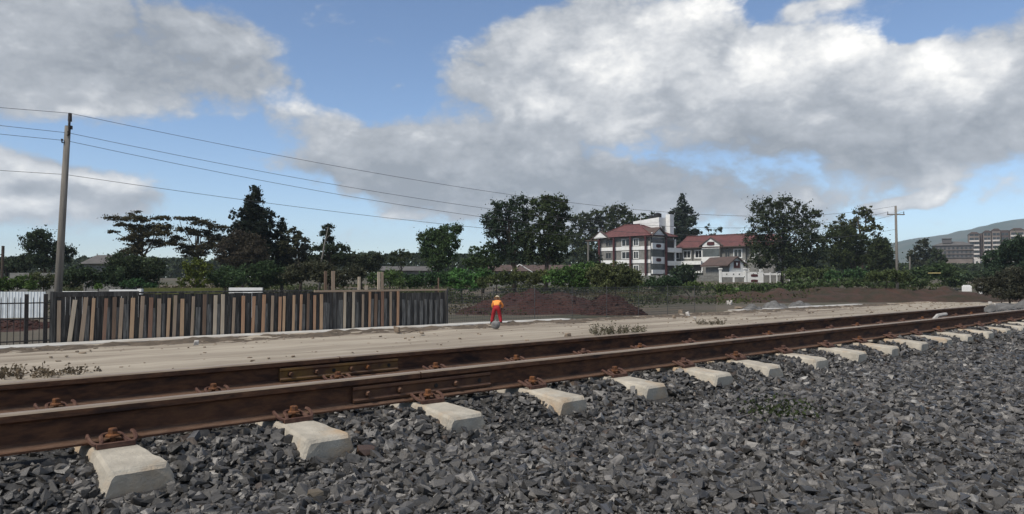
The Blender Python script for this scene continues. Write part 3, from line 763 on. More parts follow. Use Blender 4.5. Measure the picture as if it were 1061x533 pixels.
wall_px('white_wall', 55.5, 101, 302, 46, 0.15, M_white, 'low white wall showing over the timber wall beside the utility pole', 'wall')
wall_px('white_wall', 113, 142, 300.3, 46, 0.15, M_white, 'short white wall ending in a white post above the timber wall', 'wall', post_right=M_white)
wall_px('board_fence', 149, 231, 298.5, 46.5, 0.05, M_green, 'olive green board fence showing above the middle of the timber wall', 'fence')
wall_px('white_wall', 237, 272, 298.3, 45, 0.15, M_white, 'white capped wall piece right of the olive green boards', 'wall')
wall_px('grey_wall', 10, 62, 283, 70, 0.2, M_wallgrey, 'low grey wall under the round tree left of the utility pole', 'wall')

# ------------------------------------------------------------------ soil heaps
def heap(name, px0, px1, ybase, ytop, Y, m, lab, asym=0.5, depth=None, kind='structure', rough=0.25, cat=None, flat=2.0, turn=None):
    A = gnd(px0, ybase, 0) if Y is None else at(px0, ybase, Y); B = at(px1, ybase, Y) if Y else gnd(px1, ybase, 0)
    L_ = (B - A).length; H = at((px0 + px1) / 2, ytop, (A.y + B.y) / 2).z
    D_ = depth or L_ * 0.35; c = (A + B) / 2
    az = math.atan2(B.y - A.y, B.x - A.x) if turn is None else turn
    nu, nv = 64, 32
    def fn(u, v):
        x = (u - 0.5) * L_; y = (v - 0.5) * D_
        e = abs((u - asym) / (asym if u < asym else 1 - asym)); r = max(0.0, 1 - (e ** flat)) * max(0.0, 1 - abs(2 * v - 1) ** 1.6)
        z = H * r * (0.86 + rough * noise.noise(Vector((x * 0.55, y * 0.55, L_)))) + rough * 0.35 * r ** 0.5 * noise.noise(Vector((x * 1.9, y * 1.9, 2)))
        q = Vector((x, y, 0)); q.rotate(Euler((0, 0, az)))
        return (c.x + q.x, c.y + q.y, max(0, z) + terrain(c.x + q.x, c.y + q.y) - 0.03)
    me = grid_mesh(name, np.linspace(0, 1, nu), np.linspace(0, 1, nv), fn, m)
    return tag(link(name, me), lab, cat=cat, kind=kind)
heap('soil_mound', 474, 640, 319, 298, 54, M_red, 'long heap of dark red soil behind the wire fence', 0.45, 9, flat=1.5, rough=0.75)
heap('soil_mound', 600, 668, 316, 304, 50, M_red, 'low right shoulder of the dark red soil heap', 0.35, 4, flat=1.6, rough=0.6)
heap('soil_mound', -120, 60, 348, 330, 36, M_red, 'reddish soil bank behind the iron railing', 0.4, 5, flat=3, rough=0.4)
heap('soil_bank', 660, 1060, 311, 298.5, 78, M_bank, 'low dark reddish earth bank behind the right end of the dirt road', 0.7, 10, flat=2.4, rough=0.7)
heap('gravel_heap', 985, 1140, 318, 305.0, 27, M_gravelheap, 'low heap of grey gravel beyond the end of the farther rail', 0.55, 6, flat=2.5)
for (p0, p1, yb_, yt, Y, lab) in ((770, 792, 320, 316.5, 55, 'low pale gravel pile behind the start of the right kerb'), (790, 818, 318.5, 313.5, 58, 'taller pale gravel pile behind the right kerb'), (818, 842, 316.5, 313, 63, 'small pale gravel pile furthest right along the kerb')):
    heap('gravel_pile', p0, p1, yb_, yt, Y, M_gravelheap, lab, random.uniform(0.35, 0.65), 2.2, kind=None, cat='gravel pile', flat=4.0, rough=0.9)

# clods and small stones lying on the heaps: countless
bpy.context.view_layer.update()
def drop(objs, x, y):
    best = None
    for o_ in objs:
        ok_, loc_, nn_, fi_ = o_.ray_cast(Vector((x, y, 30)), Vector((0, 0, -1)))
        if ok_ and (best is None or loc_.z > best): best = loc_.z
    return best
HEAPS = [o_ for o_ in COL.objects if o_.name.startswith(('soil_mound', 'soil_bank'))]
BOX = [(min(v.co.x for v in o_.data.vertices), max(v.co.x for v in o_.data.vertices), min(v.co.y for v in o_.data.vertices), max(v.co.y for v in o_.data.vertices)) for o_ in HEAPS]
V, Fc, off = [], [], 0
for o_, bb in zip(HEAPS, BOX):
    if 'bank' in o_.name: continue
    for _ in range(1500):
        x, y = RNG.uniform(bb[0], bb[1]), RNG.uniform(bb[2], bb[3]); z = drop([o_], x, y)
        if z is None or z < terrain(x, y) + 0.03: continue
        r = min(0.22, 0.06 * math.exp(RNG.normal(0, 0.5))); lv, lf = LIB[int(RNG.integers(0, 40))]
        V.append(lv * r + np.array([x, y, z])); Fc.append(lf + off); off += len(lv)
tag(link('soil_clods', mesh_np('soil_clods', np.concatenate(V), np.concatenate(Fc), M_red)), 'clods scattered over the red soil heaps', kind='stuff')
# rocks by the road
def rock(px, py, w, h, m, lab, name='rock', z=0.03, cat='rock', grp=None, k=None):
    q = gnd(px, py, z); sx = w * q.y / F / 2; sz = h * q.y / F
    V, Fc = LIB[(k if k is not None else int(px * 7)) % len(LIB)]
    me = mesh_np(name, V * np.array([sx, sx * 0.8, sz * 0.85]), Fc, m)
    o = link(name, me, loc=(q.x, q.y, z + sz * 0.3), rot=(0, 0, px)); return tag(o, lab, cat, grp)
M_earthclod = mat('earth_clod', (0.26, 0.205, 0.15), (0.17, 0.13, 0.095), 0.95, 5, 6, 0.5, 20)
rock(705, 325, 9, 5, M_earthclod, 'flat brown rock, largest beside the dirt road left of the pale gravel piles')
rock(714, 328, 8, 6, M_pale, 'pale broken rock next to the flat brown rock')
rock(698, 330, 6, 4, M_earthclod, 'small brown rock just left of the pale broken rock')
rock(719, 331, 5, 4, M_pale, 'small pale rock lowest in the group by the road')
rock(766, 321, 11, 4.5, M_earthclod, 'long flat brown rock left of the right kerb')
rock(756, 316, 6, 6, M_pale, 'small white stone standing left of the pale gravel piles')
rock(203, 357, 9, 5, M_pale, 'pale lump of concrete on the kerb before the timber wall', z=0.09)
rock(411, 344, 9, 8, M_earthclod, 'brown clod of earth at the kerb near the right end of the timber wall', z=0.1)
rock(588, 349, 8, 6, M_earthclod, 'brown earth clod lying on the road right of the worker')
rock(546, 354, 6, 3, M_earthclod, 'low brown clod on the road below the worker')
rock(437, 346, 7, 4, M_earthclod, 'small clod of earth by the kerb just past the timber wall', z=0.1)
# crumbled earth along the kerb edge: countless
V, Fc, off = [], [], 0
for _ in range(5200):
    s = RNG.uniform(-6, 75); w = -abs(RNG.normal(0.3, 0.75)) if RNG.random() < 0.85 else -RNG.uniform(0, 11)
    q = K0 + KD * s + KN * w; r = 0.035 * math.exp(RNG.normal(0, 0.5)) * (1 + 0.012 * s)
    r = min(r, 0.13)
    lv, lf = LIB[int(RNG.integers(0, 40))]; a_ = RNG.uniform(0, 6.28); cR = np.array([[math.cos(a_), -math.sin(a_), 0], [math.sin(a_), math.cos(a_), 0], [0, 0, 0.7]])
    V.append((lv * r) @ cR.T + np.array([q.x, q.y, 0.05])); Fc.append(lf + off); off += len(lv)
tag(link('earth_crumbs', mesh_np('earth_crumbs', np.concatenate(V), np.concatenate(Fc), M_earthclod)), 'crumbled earth clods scattered along the kerb and road', kind='stuff')

# ------------------------------------------------------------------ foliage
def rand_unit(n):
    v = RNG.normal(size=(n, 3)); return v / np.linalg.norm(v, axis=1, keepdims=True)
def leaf_mesh(name, C, S, col, up=0.3, m=None):
    n = len(C); a = rand_unit(n); nn = rand_unit(n); nn[:, 2] += up
    b = np.cross(a, nn); b /= np.linalg.norm(b, axis=1, keepdims=True) + 1e-9
    S = S[:, None]; V = np.stack([C - a * S, C + b * S * 0.55, C + a * S, C - b * S * 0.55], 1).reshape(-1, 3)
    Fc = np.arange(4 * n).reshape(n, 4)
    return mesh_np(name, V, Fc, m or M_leaf, col=np.repeat(col, 4, axis=0))
def foliage(blobs, Y, tint, dens=4.0, leaf=1.05, subpx=5.0, hollow=0.45, var=0.35, flat=0.8):
    """blobs: (centre, (rx,ry,rz)); leaves gathered in clumps inside each ellipsoid, some strays beyond"""
    Cs, Ss, Cc = [], [], []
    u = Y / F
    for c, r in blobs:
        r = np.array(r); area = math.pi * r[0] * r[2] / (u * u)
        nl = max(40, int(2.6 * dens * area / (1.1 * leaf * leaf)))
        sr = subpx * u; nsub = max(5, int(nl / 40))
        d = rand_unit(nsub); rr = RNG.uniform(hollow ** 3, 1.0, nsub) ** (1 / 3.0)
        sc_ = d * rr[:, None] * r
        k = RNG.integers(0, nsub, nl)
        rs = sr * np.exp(RNG.normal(0, 0.45, nsub)) * 0.8
        off = rand_unit(nl) * (np.abs(RNG.normal(0, 0.62, nl)) * rs[k])[:, None]
        off[:, 2] = np.clip(off[:, 2] * flat, -1.3 * max(r[2], 0.12), 1.3 * max(r[2], 0.12))
        P = sc_[k] + off + np.array(c)
        t = np.array(tint) * (1 + var * RNG.normal(size=(nsub, 1)) * 0.6); t = np.clip(t, 0.006, 0.5)
        cc = t[k] * RNG.uniform(0.65, 1.4, (nl, 1))
        Cs.append(P); Ss.append(u * leaf * RNG.uniform(0.6, 1.4, nl)); Cc.append(cc)
    return np.concatenate(Cs), np.concatenate(Ss), np.concatenate(Cc)
def limb(a, b, r0, r1, mb, wig=0.06, n=5):
    a = Vector(a); b = Vector(b); L_ = (b - a).length; pts = []
    for i in range(5):
        t = i / 4; q = a.lerp(b, t)
        if 0 < i < 4: q += Vector((random.uniform(-1, 1), random.uniform(-1, 1), random.uniform(-0.3, 1))) * L_ * wig
        pts.append(q)
    mb.tube(pts, [r0 + (r1 - r0) * i / 4 for i in range(5)], n)
def tree(lab, Y, bpx, ell, tint=(0.034, 0.046, 0.022), dens=4.0, leaf=1.05, sub=5.0, tr=0.22, name='tree', cat='tree', group='trees along the skyline', hollow=0.45, lean=0, fork=0.35, var=0.35, limbs=True, spread=0.8, wood=None, flat=0.8):
    B = at(bpx, 290, Y); zg = terrain(B.x, Y); base = Vector((B.x, Y, zg))
    root = empty(name, base, 0, lab, cat, group)
    tint = tuple(v * q for v, q in zip(tint, (random.uniform(0.9, 1.3), random.uniform(0.98, 1.25), random.uniform(0.85, 1.1))))
    u = Y / F; blobs = []
    for e in ell:
        cx, cy, rx, ry = e[:4]
        c = at(cx, cy, Y); dy = random.uniform(-1, 1) * rx * u * spread
        ryd = (rx + ry) * 0.5 * u
        c = c + Vector((0, dy, 0)) - base
        blobs.append((np.array(c), (rx * u, ryd, ry * u)))
    C, S, K = foliage(blobs, Y, tint, dens, leaf, sub, hollow, var, flat)
    C[:, 2] = np.maximum(C[:, 2], 0.02)
    link('crown', leaf_mesh('crown', C, S, K), root)
    mb = MB(); low = min(blobs, key=lambda q: q[0][2] - q[1][2]); top = max(blobs, key=lambda q: q[0][2])
    mean = sum((q[0] for q in blobs), np.zeros(3)) / len(blobs)
    h = max(0.5, mean[2]); tip = Vector((mean[0], mean[1], h + 0.3 * (top[0][2] - h)))
    limb((0, 0, -0.2), tip, tr, tr * 0.35, mb, 0.03, 7)
    if limbs:
        for c, r in blobs:
            f = min(1.0, fork + random.uniform(0, 0.35)); s0 = Vector((0, 0, 0)).lerp(tip, f)
            limb(s0, c, tr * 0.45, tr * 0.12, mb)
            for _ in range(3):
                e2 = Vector(c) + Vector((random.uniform(-1, 1) * r[0], random.uniform(-1, 1) * r[1], random.uniform(-0.3, 1) * r[2])) * 0.75
                limb(c, e2, tr * 0.13, tr * 0.04, mb, n=4)
    mb.build('trunk', wood or M_bark, root, smooth=True)
    return root
def conifer(lab, Y, px, ytop, ybase, hw, tint=(0.024, 0.034, 0.022), levels=16, name='conifer_tree', tr=0.25, taper=0.85, dens=3.5, leaf=1.0, nb=9, rag=0.3, broken=0):
    u = Y / F; B = at(px, ybase, Y); zg = terrain(B.x, Y); base = Vector((B.x, Y, zg)); root = empty(name, base, 0, lab, 'tree', 'trees along the skyline')
    zt = at(px, ytop, Y).z - zg; zb0 = B.z - zg; blobs = []; mb = MB()
    limb((0, 0, -0.2), (0, 0, zt * 0.97), tr, 0.03, mb, 0.006, 7)
    for i in range(levels):
        f = i / (levels - 1); z = zb0 + (zt - zb0) * f; R = hw * u * ((1 - f) ** taper) * random.uniform(1 - rag, 1.08) + 0.12
        n = max(2, int(nb * (1 - f * 0.6)))
        for k in range(n):
            a = random.uniform(0, 6.28); rr = R * random.uniform(0.6, 1.0)
            if broken and f > 0.45 and random.random() < broken: continue
            tip = Vector((math.cos(a) * rr, math.sin(a) * rr, z + rr * random.uniform(-0.05, 0.22)))
            if rr > 0.6: limb((0, 0, z), tip, 0.05, 0.015, mb, 0.03, 4)
            m_ = max(1, int(rr / 0.8))
            for q in range(m_):
                t = (q + 0.75) / m_ if m_ > 1 else 0.6
                c = Vector((0, 0, z)).lerp(tip, t)
                blobs.append((np.array(c), (0.28 * R + 0.2, 0.28 * R + 0.2, 0.22 + 0.08 * R)))
    C, S, K = foliage(blobs, Y, tint, dens * 0.55, leaf, 2.2, 0.2)
    link('crown', leaf_mesh('crown', C, S, K, up=0.1), root); mb.build('trunk', M_bark, root, smooth=True)
    return root
DK = (0.044, 0.058, 0.031); OL = (0.066, 0.084, 0.036); GR = (0.075, 0.125, 0.040); BR = (0.066, 0.056, 0.038); BL = (0.044, 0.062, 0.040)

tree('dark rounded tree behind the utility pole at the left edge', 92, 45, [(45, 250, 15, 9), (38, 258, 12, 9), (55, 258, 13, 9), (68, 257, 9, 7), (46, 243, 10, 5), (72, 262, 6, 5), (33, 268, 14, 7), (52, 270, 16, 8), (62, 268, 8, 6)], DK, 3.4, sub=4.0)
tree('low dark trees patch left of the round tree at the picture edge', 95, 10, [(8, 275, 14, 7), (22, 274, 12, 6), (-8, 272, 14, 9)], DK, 4, name='bushy_tree', tr=0.15)
tree('flat topped acacia with layered feathery branches, leftmost of the pair', 85, 152, [(123, 226.5, 12, 2.2), (134, 222.5, 5, 1.5), (141, 219.5, 3, 1.2), (145, 228, 14, 4), (166, 226, 10, 2.5), (126, 233, 9, 2), (118, 240, 7, 1.5), (143, 236, 14, 3.5), (162, 234, 14, 4), (136, 247, 11, 4), (148, 243, 12, 4), (168, 242, 12, 4), (144, 254, 12, 5), (176, 252, 13, 3), (160, 252, 10, 4), (139, 261, 12, 5)], BR, 4.2, sub=5.0, tr=0.2, hollow=0.1, fork=0.45, spread=0.5, flat=0.35)
tree('flat topped acacia with layered branches, right of the other acacia', 88, 205, [(186, 225.5, 6, 1.2), (198, 227, 10, 2.5), (210, 231, 13, 3), (226, 236, 12, 3.5), (190, 238, 9, 3), (205, 241, 14, 4), (222, 246, 11, 4), (187, 247, 9, 3), (193, 256, 13, 4), (214, 255, 12, 5), (230, 252, 8, 6), (202, 262, 14, 6)], BR, 4.0, sub=5.0, tr=0.2, hollow=0.1, fork=0.45, spread=0.5, flat=0.35)
conifer('tall dark pointed cypress, highest tree on the left side', 90, 263, 194, 264, 30, levels=24, dens=4.2, taper=0.55, rag=0.4)
tree('brownish rounded dark tree mass under the tall cypress', 84, 251, [(245, 252, 14, 13), (258, 256, 13, 14), (236, 262, 10, 12), (265, 266, 14, 12), (250, 270, 18, 12)], BR, 4.5, sub=4)
conifer('ragged conifer just right of the tall cypress', 92, 292, 228, 282, 20, levels=14, dens=3.6, rag=0.45, taper=0.7)
tree('lower loose conifer mass right of the ragged conifer', 90, 310, [(305, 243, 8, 7), (314, 251, 9, 8), (300, 256, 11, 9), (317, 262, 9, 8), (306, 268, 14, 9)], DK, 3.2, sub=3.0)
tree('wind broken cedar with flat lower boughs beside a bare leaning trunk', 86, 341, [(341, 237, 6, 4.5), (338, 243, 6, 5), (342, 248, 7, 4), (345, 255, 13, 4), (335, 258, 12, 4), (354, 259, 11, 3), (340, 265, 17, 5), (352, 267, 14, 4), (328, 268, 10, 5)], DK, 4.2, sub=2.6, hollow=0.1, tr=0.2)
B = at(331, 277, 83); mb = MB(); mb.tube([(0, 0, -B.z + terrain(B.x, 83)), (0, 0, 0), (0.35, 0, 1.3), (0.55, 0, 2.6), (0.95, 0, 4.5)], [0.12, 0.11, 0.10, 0.08, 0.03], 7)
mb.tube([(0.55, 0, 2.6), (0.8, 0.1, 3.3), (1.5, 0.1, 4.0)], [0.05, 0.04, 0.015], 5)
root = empty('dead_tree', (B.x, 83, B.z), 0, 'bare pale trunk leaning right in front of the broken cedar', 'tree'); mb.build('trunk', M_pole, root, smooth=True)
tree('low dark tree line section left of the bare branched tree', 110, 375, [(352, 270, 10, 6), (366, 268, 9, 6), (380, 269, 10, 6), (393, 268, 8, 5), (375, 276, 22, 7)], DK, 3.6, sub=3.5)
tree('small spiky sparse tree left of the broad leaning tree', 105, 414, [(406, 267, 5, 5), (414, 262, 6, 5), (421, 266, 5, 5), (412, 271, 9, 5), (426, 265, 3, 4)], DK, 2.2, sub=2.5, tr=0.12)
tree('broad single tree leaning right, standing alone on the skyline', 88, 452, [(441, 248, 8, 8), (452, 244, 12, 9), (463, 240, 12, 7), (473, 237, 6, 5), (466, 252, 11, 10), (451, 258, 14, 11), (443, 262, 9, 8), (463, 266, 11, 8), (453, 272, 12, 8)], OL, 4.0, sub=4.0)
tree('loose irregular tree at the left foot of the tall pair', 100, 500, [(494, 262, 9, 7), (506, 258, 9, 8), (488, 272, 10, 7), (512, 268, 12, 9), (500, 274, 16, 8), (519, 258, 7, 7)], OL, 2.8, sub=3.2)
tree('tall dark tree with pointed uneven crown, left one of the tall pair', 98, 533, [(513, 224, 8, 7), (523, 217, 9, 8), (535, 212, 9, 8), (541, 207, 6, 5), (520, 234, 13, 11), (537, 226, 13, 12), (511, 240, 9, 8), (530, 246, 16, 12), (542, 240, 10, 12), (522, 258, 13, 10), (538, 262, 14, 12), (506, 230, 7, 7), (515, 214, 6, 5), (546, 222, 6, 8)], DK, 2.4, sub=5.0, tr=0.35)
tree('tall dark tree with dense crown, right one of the tall pair', 96, 566, [(559, 211, 9, 8), (569, 208, 9, 7), (577, 215, 10, 8), (561, 224, 14, 12), (575, 230, 13, 12), (583, 242, 9, 11), (560, 243, 15, 13), (573, 252, 15, 13), (557, 262, 14, 12), (580, 264, 11, 11), (548, 252, 9, 14), (586, 222, 6, 8), (566, 205, 6, 4), (582, 208, 6, 5)], DK, 2.6, sub=5.0, tr=0.35)
tree('dark tree mass behind the red roofed hotel, left of its white tower', 210, 625, [(596, 230, 8, 7), (606, 227, 8, 7), (617, 224, 9, 7), (628, 221, 9, 7), (641, 218, 9, 7), (648, 224, 8, 7), (604, 243, 14, 12), (622, 238, 16, 12), (638, 234, 13, 12), (612, 258, 18, 13), (634, 252, 12, 12), (655, 232, 8, 8), (594, 255, 10, 14)], DK, 2.6, leaf=1.1, sub=4.2, tr=0.4)
tree('thin topped trees behind the hotel roof and water tanks', 215, 668, [(660, 230, 7, 4), (668, 225, 7, 4), (678, 224, 6, 4), (672, 231, 12, 5)], DK, 2.4, leaf=1.1, sub=3.0, tr=0.25)
conifer('slender pale green casuarina rising behind the long hotel wing', 205, 707, 202, 264, 24, tint=(0.040, 0.056, 0.036), levels=26, dens=2.0, rag=0.6, taper=0.5, nb=8, leaf=1.0)
tree('faint feathery tree top behind the ridge of the long wing', 230, 736, [(724, 240, 6, 4), (734, 237, 5, 4), (744, 238, 5, 4), (740, 246, 9, 4)], (0.05, 0.062, 0.04), 1.3, leaf=1.0, sub=2.5, tr=0.12)
tree('large dark spreading tree in front of the hotel gate, right of the wing', 125, 810, [(786, 215, 8, 7), (796, 211, 8, 6), (805, 210, 8, 7), (815, 210, 8, 7), (824, 216, 10, 7), (838, 222, 9, 5), (845, 222, 4, 4), (786, 230, 12, 12), (803, 226, 14, 12), (820, 230, 14, 12), (835, 236, 10, 10), (784, 247, 11, 12), (803, 246, 17, 14), (824, 250, 16, 14), (840, 254, 10, 14), (786, 266, 12, 13), (806, 268, 18, 13), (828, 270, 18, 13), (846, 268, 8, 12)], DK, 2.0, sub=5.0, tr=0.3)
tree('sparse tall tree with open twiggy crown right of the spreading tree', 140, 893, [(890, 221, 8, 6), (899, 217, 6, 4), (903, 226, 6, 5), (886, 231, 9, 6), (898, 234, 10, 7), (909, 240, 6, 6), (880, 238, 7, 6), (874, 226, 5, 4), (868, 232, 6, 4), (859, 236, 5, 4), (912, 250, 6, 7)], OL, 2.3, leaf=1.1, sub=3.2, tr=0.3, fork=0.5)
tree('dense dark green tree mass below the open twiggy crown', 132, 880, [(860, 250, 10, 11), (874, 248, 12, 11), (890, 252, 14, 11), (906, 256, 12, 10), (918, 262, 9, 10), (866, 266, 13, 12), (884, 268, 16, 12), (904, 270, 14, 11), (922, 275, 9, 8), (870, 240, 8, 6)], DK, 3.8, sub=4.0)
tree('small dark rounded tree left of the far apartment blocks', 200, 958, [(955, 256, 6, 7), (961, 250, 4, 5), (949, 264, 8, 7), (963, 263, 7, 8), (956, 270, 12, 6)], DK, 3.2, leaf=1.1, sub=3.2)
tree('smaller dark tree just right of the small rounded tree', 190, 974, [(971, 264, 5, 6), (976, 268, 5, 6), (970, 274, 9, 6)], DK, 3.2, leaf=1.1, sub=3.0, tr=0.12)
tree('big dark tree at the right edge in front of the apartment tower', 95, 1050, [(1040, 258, 10, 8), (1052, 252, 10, 8), (1064, 255, 10, 9), (1034, 268, 10, 9), (1048, 268, 14, 10), (1066, 270, 12, 12), (1036, 280, 12, 10), (1054, 284, 16, 12), (1076, 260, 12, 14)], BL, 4.2, sub=4.0)
tree('dense dark thicket filling the right edge above the gravel', 62, 1045, [(1026, 296, 11, 9), (1040, 291, 13, 10), (1058, 288, 14, 11), (1032, 304, 12, 5), (1050, 303, 14, 7), (1074, 294, 14, 12)], BR, 5.0, sub=3.6, name='thicket', cat='bush', group='bushes along the far ground', tr=0.1)

# palm by the hotel
B = at(612, 285, 150); zg = terrain(B.x, 150); root = empty('palm_tree', (B.x, 150, zg), 0, 'dark palm with drooping fronds beside the hotel at its left', 'tree')
mb = MB(); mb.tube([(0, 0, -0.2), (0.1, 0, 2.0), (0, 0, 4.2)], [0.3, 0.25, 0.22], 8); mb.build('trunk', M_bark, root, smooth=True)
C, S, K = [], [], []
for i in range(34):
    a = random.uniform(0, 6.28); e = random.uniform(-0.1, 1.3); L_ = random.uniform(2.8, 4.2)
    for j in range(34):
        t = (j + 0.5) / 34; r = L_ * t; z = 4.2 + math.sin(e) * r - 0.16 * r * r * (0.6 + 0.4 * math.cos(e))
        C.append((math.cos(a) * math.cos(e) * r + random.uniform(-.22, .22), math.sin(a) * math.cos(e) * r + random.uniform(-.22, .22), z + random.uniform(-.25, .05))); S.append(0.24); K.append((0.026, 0.036, 0.022))
link('crown', leaf_mesh('crown', np.array(C), np.array(S), np.array(K)), root)

# bushes along the far ground
def bush(lab, Y, px, ell, tint, dens=4.2, sub=3.6, leaf=1.1):
    tint = tuple(v * 1.22 for v in tint)
    return tree(lab, Y, px, ell, tint, dens, leaf, sub, tr=0.07, name='bush', cat='bush', group='bushes along the far ground', hollow=0.3, limbs=False, spread=0.6)
bush('bright green bush above the left end of the pale sheet wall', 60, 15, [(4, 295, 12, 6), (18, 292, 13, 7), (28, 296, 8, 5)], (0.075, 0.105, 0.03))
bush('dark bush between the bright green bush and the utility pole', 64, 44, [(38, 291, 9, 8), (50, 292, 10, 8)], OL)
bush('dark bush right of the utility pole under the grey roof', 66, 84, [(72, 289, 12, 9), (86, 284, 13, 9), (98, 289, 14, 9), (112, 286, 13, 10)], DK, 4.6)
bush('large dark shrub mass beneath the left acacia', 70, 140, [(126, 272, 14, 10), (140, 276, 16, 12), (158, 278, 14, 11), (128, 288, 16, 9), (148, 290, 16, 8)], DK, 4.6)
bush('small bright shrub peeking over the white wall near the pole', 50, 100, [(100, 298, 5, 3), (101, 295, 3, 2.5)], GR, 3, 2.5)
bush('mid green shrub with feathery leaves over the short white wall', 55, 140, [(132, 295, 8, 4), (143, 293, 8, 4), (153, 297, 7, 4)], (0.045, 0.09, 0.035), 3.6, 2.5)
bush('bright yellow green young tree in front of the dark trees', 66, 203, [(196, 274, 7, 5), (206, 272, 8, 5), (213, 279, 7, 7), (200, 283, 10, 7), (207, 292, 11, 7), (188, 292, 8, 5)], (0.085, 0.115, 0.026), 2.8, 3.0)
bush('dull green bush right of the bright young tree', 68, 232, [(222, 288, 9, 7), (234, 284, 10, 8), (246, 288, 10, 8), (236, 294, 14, 5)], (0.055, 0.07, 0.04), 4)
bush('dark bush below the tall cypress', 72, 272, [(260, 284, 13, 10), (276, 281, 14, 11), (290, 286, 13, 10), (270, 293, 16, 6)], DK, 4.6)
bush('dark bush behind the upright boards of the timber wall', 70, 325, [(306, 284, 14, 10), (322, 280, 14, 11), (338, 284, 14, 11), (352, 288, 12, 9), (368, 284, 12, 8)], DK, 4.6)
bush('mid green rounded bush above the right half of the timber wall', 72, 402, [(392, 289, 10, 7), (406, 287, 11, 8), (418, 292, 10, 6)], GR, 4)
bush('mid green bush right of the timber wall uprights', 72, 440, [(426, 291, 11, 7), (440, 290, 12, 7), (454, 289, 12, 7)], (0.04, 0.06, 0.026), 4)
bush('long green bush behind the end of the timber wall', 74, 478, [(464, 290, 12, 7), (478, 287, 12, 8), (492, 289, 11, 8), (484, 296, 16, 6)], GR, 4)
bush('green bush on the left of the red soil heap', 70, 515, [(503, 292, 9, 6), (516, 290, 9, 6), (524, 286, 6, 5)], OL, 4)
bush('dark green bush behind the crest of the red soil heap', 72, 548, [(536, 286, 11, 7), (550, 288, 12, 7), (562, 286, 10, 7)], OL, 4)
bush('tall leafy hedge clump above the middle of the red soil heap', 70, 592, [(576, 287, 13, 9), (592, 284, 14, 10), (608, 282, 14, 11), (598, 293, 18, 6)], GR, 4.4)
bush('dark leafy hedge clump left of the hotel facade', 68, 638, [(622, 284, 14, 11), (640, 283, 15, 11), (655, 288, 12, 9), (636, 294, 20, 6)], OL, 4.6)
bush('low rounded bush at the right foot of the hotel', 85, 686, [(676, 293, 11, 5), (690, 292, 11, 6), (700, 294, 8, 4)], (0.035, 0.06, 0.03), 4.6)
bush('round clipped dark bush in front of the long wing', 110, 708, [(703, 284, 9, 9), (713, 284, 9, 9), (708, 290, 11, 7)], DK, 5, 3.0)
bush('low dark bush right of the hotel gate under the spreading tree', 118, 840, [(822, 284, 10, 6), (838, 284, 12, 7), (854, 284, 11, 7)], OL, 4)
bush('mid green bush right of the spreading tree', 105, 876, [(866, 287, 13, 6), (882, 285, 13, 6), (896, 287, 12, 6)], (0.05, 0.08, 0.034), 4)
bush('pale green bush in front of the right utility pole', 78, 916, [(906, 286, 11, 6), (920, 285, 12, 6), (934, 287, 12, 6)], OL, 4)
bush('green bush left of the yellowed sheet', 100, 950, [(944, 286, 11, 6), (958, 283, 11, 7), (970, 280, 12, 8)], (0.042, 0.068, 0.03), 4)
bush('dark green bush in front of the grey apartment block', 110, 984, [(978, 282, 12, 9), (992, 285, 11, 8), (984, 291, 14, 6)], (0.040, 0.062, 0.028), 4)
bush('low grey green bush near the small white marker', 95, 1012, [(1004, 288, 10, 5), (1018, 286, 11, 6), (1028, 284, 10, 6)], (0.05, 0.065, 0.042), 3.6)

bush('broad mid green shrub below the left foot of the tall pair of trees', 76, 500, [(470, 283, 9, 6), (500, 284, 12, 6), (524, 291, 9, 4)], (0.05, 0.085, 0.03), 4)
bush('leafy bank shrub under the round clipped bush', 88, 716, [(660, 296, 12, 4), (690, 298, 14, 4), (722, 297, 16, 4), (748, 299, 12, 3.5)], (0.055, 0.085, 0.032), 3.6)
bush('long low green scrub strip in front of the white gate wall', 96, 800, [(762, 299, 13, 3.5), (786, 298, 14, 3.5), (810, 296, 14, 4), (834, 294, 14, 4.5), (858, 294, 14, 4.5)], (0.06, 0.085, 0.034), 3.6)
bush('low green scrub strip before the right utility pole', 90, 915, [(880, 294, 14, 4), (905, 293, 14, 4), (930, 294, 14, 4), (955, 293, 14, 4)], (0.055, 0.08, 0.034), 3.6)
# far wood: one dark mass behind everything
C = []
for _ in range(80000):
    px = RNG.uniform(-160, 1230); Y = RNG.uniform(235, 300)
    top = 268 + 4 * noise.noise(Vector((px * 0.025, 0, 1))) + 4 * noise.noise(Vector((px * 0.11, 0, 2)))
    if 470 < px < 610 or 340 < px < 440: top -= 4
    if 770 < px < 925: top -= 7
    if px > 925: top = max(top, 274)
    q = at(px, top + (296 - top) * RNG.uniform(0, 1) ** 1.4, Y); C.append(q)
C = np.array(C); tag(link('far_wood', leaf_mesh('far_wood', C, RNG.uniform(0.5, 0.95, len(C)), np.array(DK)[None] * RNG.uniform(0.6, 1.5, (len(C), 1)))), 'dark far wood closing the view behind the buildings', kind='stuff')

